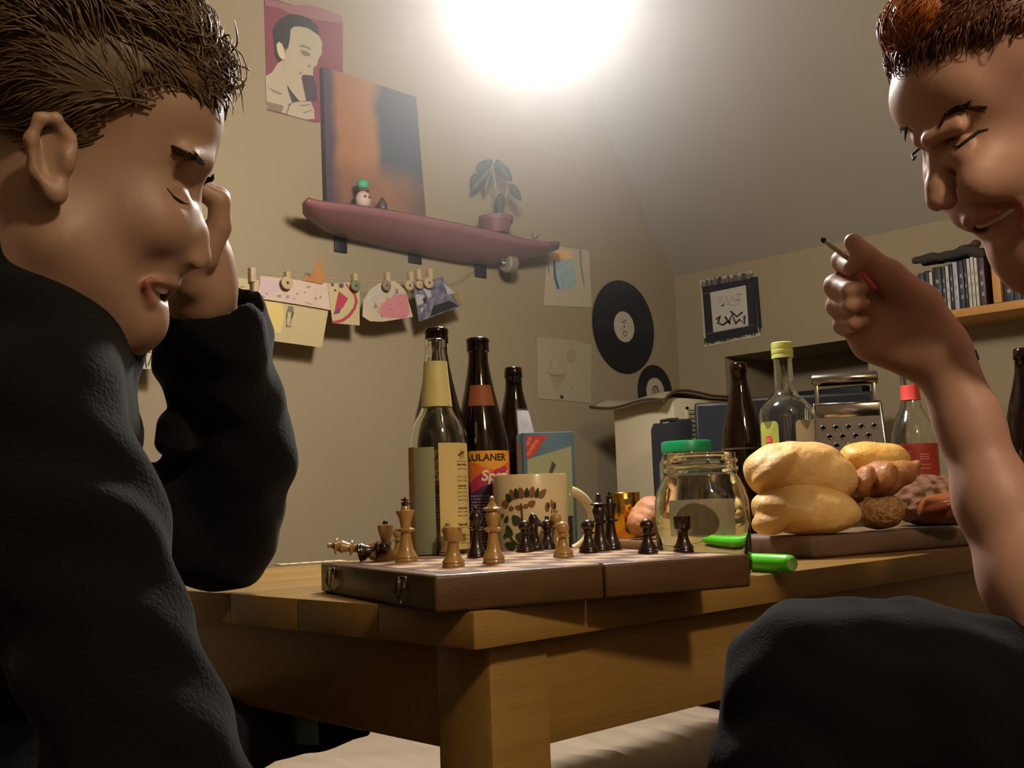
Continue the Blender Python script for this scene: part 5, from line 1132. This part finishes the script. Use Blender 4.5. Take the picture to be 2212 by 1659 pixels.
def lashes(par, h, side, r):
    lm = MB(); lm.tube([p-CF*.0006 for p in side], [r*.4*h.s]+[r*h.s]*(len(side)-2)+[r*.4*h.s], 6); both(par, h, lm, 'eyelashes', M_lash)
def hand_rest(S, wrist, fwd, side, nrm, sc=1.0):            # relaxed hand: palm, four fingers, thumb
    w = np.array(wrist); S.cap(w, w+fwd*.05*sc+side*.008, .024*sc, .026*sc, .012); S.cap(w+side*.012, w+fwd*.085*sc+side*.022, .018*sc, .014*sc, .01); S.cap(w-side*.012, w+fwd*.08*sc-side*.024, .018*sc, .013*sc, .01)
    for k, (o_, L_) in enumerate(((.026, .9), (.009, 1.0), (-.009, .93), (-.026, .74))):
        b = w+fwd*.085*sc+side*o_; m_ = b+fwd*.042*L_*sc+nrm*.006; e = m_+fwd*.024*L_*sc-nrm*.012; f_ = e+fwd*.014*L_*sc-nrm*.014
        S.chain([b, m_, e, f_], [.0105, .0095, .0085, .0075], .003)
    b = w+fwd*.025*sc+side*.028; S.chain([b, b+fwd*.035+side*.02-nrm*.006, b+fwd*.062+side*.024-nrm*.012], [.014, .011, .009], .006)

# ================================================================== left person
h = Head(.78, 300, math.radians(8), math.radians(22), False); s_ = h.s; P = h.p
S = SDF()
CL, RL = (185, 172, 0), (285, 238, 222)
S.ell(P(*CL), np.array(RL)*s_, h.ax, .02)
S.ell(P(392, 268), np.array((70, 75, 128))*s_, h.ax, .02)
S.ell(P(275, 440), np.array((128, 215, 156))*s_, h.ax, .03)
for l in (-1, 1):
    S.cap(P(432, 350, 30*l), P(392, 338, 112*l), 20*s_, 16*s_, .012)
    S.ell(P(318, 486, 98*l), np.array((56, 54, 42))*s_, h.ax, .025)
    S.cap(P(300, 690, 28*l), P(110, 520, 150*l), 44*s_, 40*s_, .03)
    S.ell(P(404, 428, 62*l), np.array((36, 26, 40))*s_, h.ax, .012, -1)
    S.ell(P(366, 430, 66*l), np.array((35, 30, 35))*s_, h.ax, .003)
    S.cap(P(394, 412, 40*l), P(366, 404, 96*l), 11*s_, 9*s_, .004)
    S.cap(P(406, 452, 40*l), P(362, 462, 98*l), 9*s_, 9*s_, .006)
    S.ell(P(411, 567, 25*l), np.array((24, 18, 19))*s_, h.ax, .006)
S.chain([P(404, 385), P(403, 440), P(420, 505), P(437, 555)], [24*s_, 21*s_, 23*s_, 20*s_], .010)
[S.ell(P(372, 512, 50*l), np.array((30, 46, 26))*s_, h.ax, .02) for l in (-1, 1)]
S.ell(P(342, 596), np.array((42, 46, 76))*s_, h.ax, .015)
S.ell(P(280, 704), np.array((40, 40, 56))*s_, h.ax, .02)
up = [P(306, 606, -108), P(336, 612, -76), P(364, 610, -36), P(374, 611, 0), P(364, 610, 36), P(336, 612, 76), P(306, 606, 108)]; lw = [P(302, 618, -106), P(314, 650, -74), P(328, 666, -34), P(334, 670, 0), P(328, 666, 34), P(314, 650, 74), P(302, 618, 106)]
S.chain(up, [5*s_, 8*s_, 11*s_, 12*s_, 11*s_, 8*s_, 5*s_], .004); S.chain(lw, [5*s_, 9*s_, 12*s_, 13*s_, 12*s_, 9*s_, 5*s_], .005)
mo = [P(303, 611, -118), P(334, 630, -80), P(362, 640, 0), P(334, 630, 80), P(303, 611, 118)]; mr = [2*s_, 13*s_, 18*s_, 13*s_, 2*s_]
for i in range(4): S.cap(mo[i], mo[i+1], mr[i], mr[i+1], .003, -1)
for l in (-1, 1): S.cap(P(424, 582, 16*l), P(404, 577, 36*l), 6*s_, 8*s_, .003, -1)
for l in (-1, 1):                                          # ears
    S.ell(P(85, 335, 218*l), np.array((44, 66, 14))*s_, h.ax, .008)
    S.chain([P(108, 290, 226*l), P(88, 256, 236*l), P(52, 256, 244*l), P(32, 300, 244*l), P(44, 370, 236*l), P(80, 415, 228*l)], [9*s_, 11*s_, 12*s_, 12*s_, 11*s_, 12*s_], .004)
    S.ell(P(92, 418, 222*l), np.array((18, 22, 11))*s_, h.ax, .006)
    S.ell(P(82, 340, 240*l), np.array((22, 36, 14))*s_, h.ax, .006, -1); S.cap(P(112, 335, 226*l), P(112, 355, 224*l), 10*s_, 9*s_, .005)
S.cap(P(120, 470), P(20, 860), 160*s_, 178*s_, .04)
S.cap(W(10, 940, .85), W(-45, 1500, .86), .078, .085, .04); S.cap(W(60, 915, .72), W(100, 1040, .95), .034, .034, .03)
# left arm and hand against the far side of the face
S.chain([W(130, 1050, .97), W(470, 1160, 1.115)], [.042, .034], .02); S.chain([W(470, 1160, 1.115), W(480, 900, 1.05), W(432, 640, .945)], [.034, .034, .029], .02)
S.ell(W(432, 590, .935), (.030, .044, .026), bax(0), .016)
for k, dd in enumerate((.905, .921, .937, .953)):
    e = (2, 8, 4, -4)[k]; S.chain([W(446, 560-e, dd), W(474, 490-e, dd), W(474, 436-e, dd-.004), W(440, 414-e, dd-.010)], [.0105, .0098, .0088, .0072], .0025)
S.chain([W(410, 610, .912), W(402, 545, .896), W(412, 485, .89)], [.015, .0115, .009], .008)
V, F = S.mesh(.0023)
base = np.array([.18, .78, 0])
person = thing('person', 'person on the left in a black hoodie, messy brown hair, face resting on one hand', 'person', base)
np_obj('body', V, F, M_skinL, person, {'lip': np.maximum(lipattr(V, up, 11*s_), lipattr(V, lw, 13*s_))})
tb_ = MB(); tb_.tube([P(308, 612, -90), P(330, 621, -60), P(350, 626, -22), P(355, 627, 0), P(350, 626, 22), P(330, 621, 60), P(308, 612, 90)], [4*s_, 7*s_, 9*s_, 9*s_, 9*s_, 7*s_, 4*s_], 8); tb_.build('teeth', M_teeth, person, world=True)
lashes(person, h, surf(V, [(366, 412), (380, 424), (396, 432), (414, 436)]), 3.2)
M_hairL = mat('brown hair', '463525', .45, col2='644e36', scale=60, contrast=.6)
brow(person, h, surf(V, [(450, 360), (432, 346), (412, 338), (386, 336)]), 9, M_brow)
polyL = [(474, 232), (352, 214), (330, 272), (252, 288), (234, 352), (182, 345), (152, 262), (70, 232), (0, 330), (-60, 520), (-300, 560), (-500, 300), (-400, -300), (300, -300), (520, 100)]
def flowL(h, x, y, d):
    if y < 250 and x > 150: return -h.fwd*.75-h.dn*.25
    return -h.fwd*.8+h.dn*.3
hair(person, h, CL, RL, polyL, M_hairL, 8500, .03, .06, flowL, lambda x, y: .014 if y < 150 else .006, .004, 3, rr=(.0008, .00025))
hair(person, h, (325, 150, 0), (128, 110, 150), [(250, -200), (480, -100), (480, 212), (360, 205), (250, 150)], M_hairL, 1300, .025, .05, lambda h, x, y, d: h.fwd*.55-h.dn*.5, lambda x, y: .010, .005, 8, name='fringe', rr=(.0010, .0003), scale=1.0, cap=False)
# hoodie
S = SDF(); d_ = lambda r, d: r*d/FPX
S.ell(W(62, 752, .765), (d_(222, .8), d_(222, .8), d_(240, .8)), bax(0), .03); S.ell(W(-40, 620, .765), (d_(130, .8), d_(170, .8), d_(225, .8)), bax(15), .03)
ch = [((60, 900, .69), 190), ((150, 1150, .68), 183), ((215, 1380, .67), 165), ((305, 1600, .67), 172), ((350, 1800, .67), 175)]
S.chain([W(*a) for a, r in ch], [d_(r, a[2]) for a, r in ch], .03)
S.cap(W(0, 930, .86), W(-60, 1750, .86), d_(270, .86), d_(310, .86), .05)
S.chain([W(350, 1800, .67), W(560, 1830, .72)], [d_(170, .67), d_(120, .7)], .03)
S.cap(W(130, 1065, .98), W(470, 1180, 1.115), d_(135, 1), d_(98, 1.1), .025); S.cap(W(60, 900, .80), W(130, 1060, .97), .066, .054, .03); S.cap(W(35, 915, .72), W(85, 1000, .92), .064, .060, .03)
fa = [((478, 1132, 1.118), 128), ((500, 965, 1.08), 130), ((489, 860, 1.045), 104), ((468, 760, 1.0), 112), ((462, 692, .965), 118)]
S.chain([W(*a) for a, r in fa], [d_(r, a[2]) for a, r in fa], .02)
S.cap(W(500, 690, .985), W(530, 655, .985), d_(52, .98), d_(22, .98), .02)
for y, x in ((795, 384), (850, 402), (905, 402), (955, 390), (725, 366)): S.ell(W(x, y, 1.02), (.016, .013, .05), bax(-20), .012)
S.cap(W(440, 575, .935), W(462, 700, .975), d_(96, .95), d_(92, .97), .010, -1)
S.cap(W(370, 620, .90), W(520, 700, .90), d_(28, .92), d_(24, .92), .012, -1)
for l in ((250, 250, 150), ):
    pass
V, F = S.mesh(.0042, fold(.0028, 1.0))
np_obj('hoodie', V, F, M_hood, person)
cz = MB(); cpt = [W(372+k*14, 724-abs(k-7)*1.2-k*3.6, .905) for k in range(0)]
# trousers of the left person
S = SDF()
S.chain([W(-60, 1780, .86), W(300, 1640, 1.02), W(520, 1582, 1.22), W(690, 1577, 1.30), W(788, 1582, 1.32)], [d_(280, .86), d_(150, 1.0), d_(74, 1.22), d_(36, 1.3), d_(12, 1.3)], .03)
S.chain([W(-60, 1780, .8), W(400, 1880, .86)], [d_(280, .8), d_(200, .86)], .04)
kn = W(400, 1880, .86); S.chain([kn, np.array([kn[0]+.03, kn[1], .06])], [.075, .055], .03)
kn2 = W(520, 1582, 1.22); S.chain([np.array([.50, .97, .52]), np.array([.52, .96, .06])], [.07, .055], .03)
V, F = S.mesh(.0045, fold(.0022, 1.2)); np_obj('trousers', V, F, M_jean, person)
m = MB(); a = np.array(W(655, 1570, 1.30)); pp = []
m.grid(lambda u, v: W(634+52*u+4*v, 1546+8*u+(62-6*u)*v, 1.232-.006*math.sin(pi*v)-.004*math.sin(pi*u)), 8, 8)
o = m.build('blue_patch', mat('faded blue cloth', '86adc2', .85, bump=.0006, bscale=400), person, world=True, label='faded blue cloth patch'); q = o.modifiers.new('s', 'SOLIDIFY'); q.thickness = .004
for x, y in ((kn[0]+.06, kn[1]), (.57, .96)):
    m = SDF(); m.cap((x-.06, y, .045), (x+.10, y, .035), .045, .034, .02); V, F = m.mesh(.005); np_obj('shoe', V, F, M_black, person)

# ================================================================== right person
h = Head(.86, 2150, math.radians(20), math.radians(27), True); s_ = h.s; P = h.p
S = SDF(); CRr, RRr = (2178, 95, 0), (262, 222, 208)
S.ell(P(*CRr), np.array(RRr)*s_, h.ax, .02)
S.ell(P(2022, 215), np.array((62, 78, 120))*s_, h.ax, .02)
S.ell(P(2166, 362), np.array((112, 184, 146))*s_, h.ax, .03)
for l in (-1, 1):
    S.cap(P(2000, 302, 26*l), P(2036, 272, 100*l), 19*s_, 15*s_, .010)
    S.ell(P(2092, 384, 90*l), np.array((58, 50, 40))*s_, h.ax, .03)
    S.cap(P(2226, 568, 26*l), P(2310, 400, 132*l), 36*s_, 36*s_, .03)
    S.ell(P(2030, 334, 58*l), np.array((28, 22, 34))*s_, h.ax, .010, -1)
    S.ell(P(2058, 330, 62*l), np.array((33, 29, 33))*s_, h.ax, .003)
    S.cap(P(2034, 320, 38*l), P(2056, 304, 92*l), 9*s_, 8*s_, .004)
    S.cap(P(2034, 352, 38*l), P(2066, 352, 92*l), 9*s_, 9*s_, .006)
    S.ell(P(2040, 436, 24*l), np.array((22, 17, 18))*s_, h.ax, .006)
S.chain([P(2030, 322), P(2030, 352), P(2026, 400), P(2021, 434)], [22*s_, 19*s_, 21*s_, 19*s_], .009)
S.ell(P(2122, 456), np.array((40, 40, 74))*s_, h.ax, .015)
S.ell(P(2228, 572), np.array((38, 40, 54))*s_, h.ax, .02)
up = [P(2164, 438, -112), P(2132, 456, -78), P(2104, 472, -36), P(2092, 478, 0), P(2104, 472, 36), P(2132, 456, 78), P(2164, 438, 112)]; lw = [P(2170, 450, -112), P(2180, 490, -76), P(2170, 512, -34), P(2164, 519, 0), P(2170, 512, 34), P(2180, 490, 76), P(2170, 450, 112)]
S.chain(up, [5*s_, 7*s_, 10*s_, 11*s_, 10*s_, 7*s_, 5*s_], .004); S.chain(lw, [5*s_, 8*s_, 11*s_, 12*s_, 11*s_, 8*s_, 5*s_], .005)
S.ell(P(2192, 540), np.array((28, 28, 45))*s_, h.ax, .02)
mo = [P(2166, 444, -124), P(2148, 472, -84), P(2120, 494, 0), P(2148, 472, 84), P(2166, 444, 124)]; mr = [5*s_, 15*s_, 17*s_, 15*s_, 5*s_]
for i in range(4): S.cap(mo[i], mo[i+1], mr[i], mr[i+1], .003, -1)
for l in (-1, 1): S.cap(P(2034, 452, 12*l), P(2046, 442, 20*l), 6*s_, 7*s_, .003, -1); S.cap(P(2072, 424, 54*l), P(2140, 440, 84*l), 3*s_, 3*s_, .012, -1)
for l in (-1, 1):
    S.ell(P(2290, 300, 204*l), np.array((44, 62, 14))*s_, h.ax, .008)
    S.chain([P(2268, 262, 212*l), P(2284, 226, 222*l), P(2318, 222, 230*l), P(2340, 262, 230*l), P(2332, 330, 222*l), P(2300, 372, 214*l)], [9*s_, 11*s_, 12*s_, 12*s_, 11*s_, 12*s_], .004)
    S.ell(P(2292, 306, 226*l), np.array((20, 34, 14))*s_, h.ax, .006, -1)
S.cap(P(2310, 420), P(2440, 700), 140*s_, 150*s_, .04)
sh = W(2440, 830, .88); S.cap(W(2570, 790, 1.0), W(2630, 1250, 1.0), .10, .115, .05); S.cap(W(2440, 790, .90), W(2520, 790, 1.10), .055, .055, .05)
arm = [((2440, 830, .90), .048), ((2330, 1420, .86), .040), ((2225, 1250, .895), .0358), ((2150, 1080, .92), .0300), ((2093, 915, .94), .0243), ((2036, 775, .95), .0262)]
S.chain([W(*a) for a, r in arm[:2]], [r for a, r in arm[:2]], .02); S.chain([W(*a) for a, r in arm[1:]], [r for a, r in arm[1:]], .02)
hd = .95; q_ = hd/FPX
def rot_ax(a): return bax(a)
S.ell(W(1948, 708, .955), (112*q_, 80*q_, .021), bax(38), .018)
S.ell(W(1895, 672, .958), (78*q_, 84*q_, .019), bax(38), .016)
S.cap(W(1880, 745, .952), W(1985, 770, .95), 36*q_, 46*q_, .014); S.cap(W(1985, 665, .94), W(2020, 735, .945), 50*q_, 54*q_, .016)
S.chain([W(1885, 618, .968), W(1819, 564, .948), W(1838, 580, .926)], [24*q_, 22.5*q_, 17*q_], .0035)
S.chain([W(1868, 655, .972), W(1805, 618, .950), W(1836, 628, .924), W(1864, 622, .920)], [25*q_, 25*q_, 19*q_, 15*q_], .003)
S.chain([W(1866, 695, .970), W(1809, 661, .950), W(1838, 660, .924), W(1866, 656, .920)], [24*q_, 24*q_, 18*q_, 14*q_], .003)
S.chain([W(1872, 730, .964), W(1822, 702, .948), W(1846, 700, .926), W(1866, 694, .923)], [23*q_, 22*q_, 16*q_, 13*q_], .003)
S.chain([W(1985, 660, .940), W(1918, 597, .926), W(1868, 556, .920), W(1843, 523, .924)], [46*q_, 34*q_, 25*q_, 19.5*q_], .006)
hand_rest(S, W(2330, 1560, .98), np.array(-RV)*.8+FH*.6, FH*.8+RV*.6, ZV)
S.chain([W(2520, 790, 1.10), W(2560, 1380, 1.10), W(2330, 1560, .98)], [.046, .038, .026], .02)
V, F = S.mesh(.0023)
base = np.array([1.0, .25, 0])
person = thing('person', 'person on the right with short auburn hair, smiling and holding a cigarette', 'person', base)
np_obj('body', V, F, M_skinR, person, {'lip': np.maximum(lipattr(V, up, 11*s_), lipattr(V, lw, 12*s_))})
m = MB(); m.tube([P(2164, 446, -98), P(2146, 464, -66), P(2124, 480, -24), P(2116, 485, 0), P(2124, 480, 24), P(2146, 464, 66), P(2164, 446, 98)], [4*s_, 7*s_, 9*s_, 9*s_, 9*s_, 7*s_, 4*s_], 8); m.build('teeth', M_teeth, person, world=True)
lashes(person, h, surf(V, [(2052, 318), (2066, 312), (2086, 298), (2108, 288), (2132, 284)]), 3.0)
M_hairR = mat('auburn hair', '3a2116', .36, col2='6a3a1c', scale=60, contrast=.6)
brow(person, h, surf(V, [(2020, 274), (2036, 256), (2056, 245), (2078, 238), (2112, 242)]), 8, M_brow)
polyR = [(1975, 112), (2060, 98), (2140, 96), (2180, 120), (2205, 180), (2230, 250), (2262, 300), (2310, 220), (2360, 350), (2420, 480), (2700, 400), (2700, -400), (2000, -400), (1850, -50), (1890, 100)]
def flowR(h, x, y, d):
    if x < 2120: return h.fwd*.9+h.dn*.25
    return -h.fwd*.3+h.dn*.8
hair(person, h, CRr, RRr, polyR, M_hairR, 8500, .015, .03, flowR, lambda x, y: .006, .002, 5, rr=(.0007, .00025))
hair(person, h, (1985, 50, 0), (62, 70, 95), [(1880, -100), (1975, -100), (1965, 130), (1880, 130)], mat('lamplit auburn hair', '7a3f18', .34, col2='a45c22', scale=60), 900, .015, .03, lambda h, x, y, d: h.fwd*.6+h.dn*.6, lambda x, y: .004, .002, 9, name='fringe', rr=(.0009, .0003), scale=1.0, cap=False)  # lamp light on the fringe is put into its brighter orange colour
S = SDF(); S.cap(W(2570, 800, 1.0), W(2640, 1330, 1.0), .118, .135, .05); S.cap(W(2470, 810, .885), W(2560, 800, 1.12), .07, .07, .05)
S.cap(W(2450, 830, .90), W(2405, 1060, .885), .060, .062, .03); S.cap(W(2520, 800, 1.11), W(2545, 1060, 1.11), .062, .062, .03)
S.cap(P(2320, 440), P(2420, 650), 150*s_, 150*s_, .01, -1); S.cap(W(2392, 1075, .884), W(2370, 1190, .88), .055, .06, .006, -1)
V, F = S.mesh(.0045, fold(.0022)); np_obj('tshirt', V, F, M_trs, person)
S = SDF()
S.chain([W(2640, 1600, .98), W(2230, 1560, .89), W(1960, 1500, .84), W(1748, 1482, .82)], [.115, .072, .060, .0535], .04)
S.chain([W(1748, 1482, .82), W(1705, 1700, .80), W(1690, 1950, .79)], [.0535, .047, .042], .04)
S.cap(W(1850, 1400, .84), W(2120, 1415, .87), .024, .026, .03)
S.cap(W(2640, 1600, 1.05), W(2250, 1640, 1.02), .11, .08, .04); kn = W(2250, 1640, 1.02); S.chain([kn, np.array([kn[0], kn[1]-.02, .07])], [.075, .05], .03)
a = W(1690, 1950, .79); S.chain([a, np.array([a[0]+.02, a[1]-.02, .12])], [.042, .042], .03)
V, F = S.mesh(.0045, fold(.0024, 1.1)); np_obj('trousers', V, F, M_trs, person)
for x, y in ((a[0], a[1]), (kn[0], kn[1]-.02)):
    m = SDF(); m.cap((x+.05, y-.06, .045), (x-.04, y+.09, .035), .045, .034, .02); V, F = m.mesh(.005); np_obj('shoe', V, F, M_black, person)
# cigarette
A, B, C_ = W(1774, 515, .934), W(1835, 560, .9285), W(1892, 624, .912)
t = thing('cigarette', 'thin lit cigarette with a pink tip held between thumb and finger', 'cigarette', B)
ax = (B-A)/np.linalg.norm(B-A)
MB().tube([A+ax*.004, B], [.0021, .0023], 10).build('paper_tube', mat('cigarette paper', 'b9a992', .8), t, world=True)
MB().tube([A, A+ax*.002, A+ax*.0042], [.0014, .0023, .0022], 10).build('burnt_tip', mat('ash', '2a2320', .9, bump=.001, bscale=900), t, world=True, label='dark burnt tip')
MB().tube([B, B*.7+C_*.3, C_*.8+B*.2, C_], [.0023, .0030, .0022, .0012], 10).build('pink_filter', mat('pink tip', 'd8586a', .6), t, world=True, label='pink tip')

# plain stools carrying both people, mostly outside the picture
for nm, lab, x, y, z in (('stool', 'dark wooden stool under the person on the left', .24, .90, .47), ('stool', 'dark wooden stool under the person on the right', 1.15, .25, .45)):
    t = thing(nm, lab, 'stool', (x, y, 0))
    MB().lathe([(0, z-.03), (.16, z-.03), (.17, z-.02), (.17, z-.004), (.16, z), (0, z)], 28).build('seat', mat('dark stained wood', '3a2616', .5), t, auto=SH)
    for k in range(4):
        a = pi/4+k*pi/2; MB().tube([(.11*math.cos(a), .11*math.sin(a), z-.03), (.15*math.cos(a), .15*math.sin(a), 0)], [.016, .013], 8).build('leg', MATS['dark stained wood'], t)
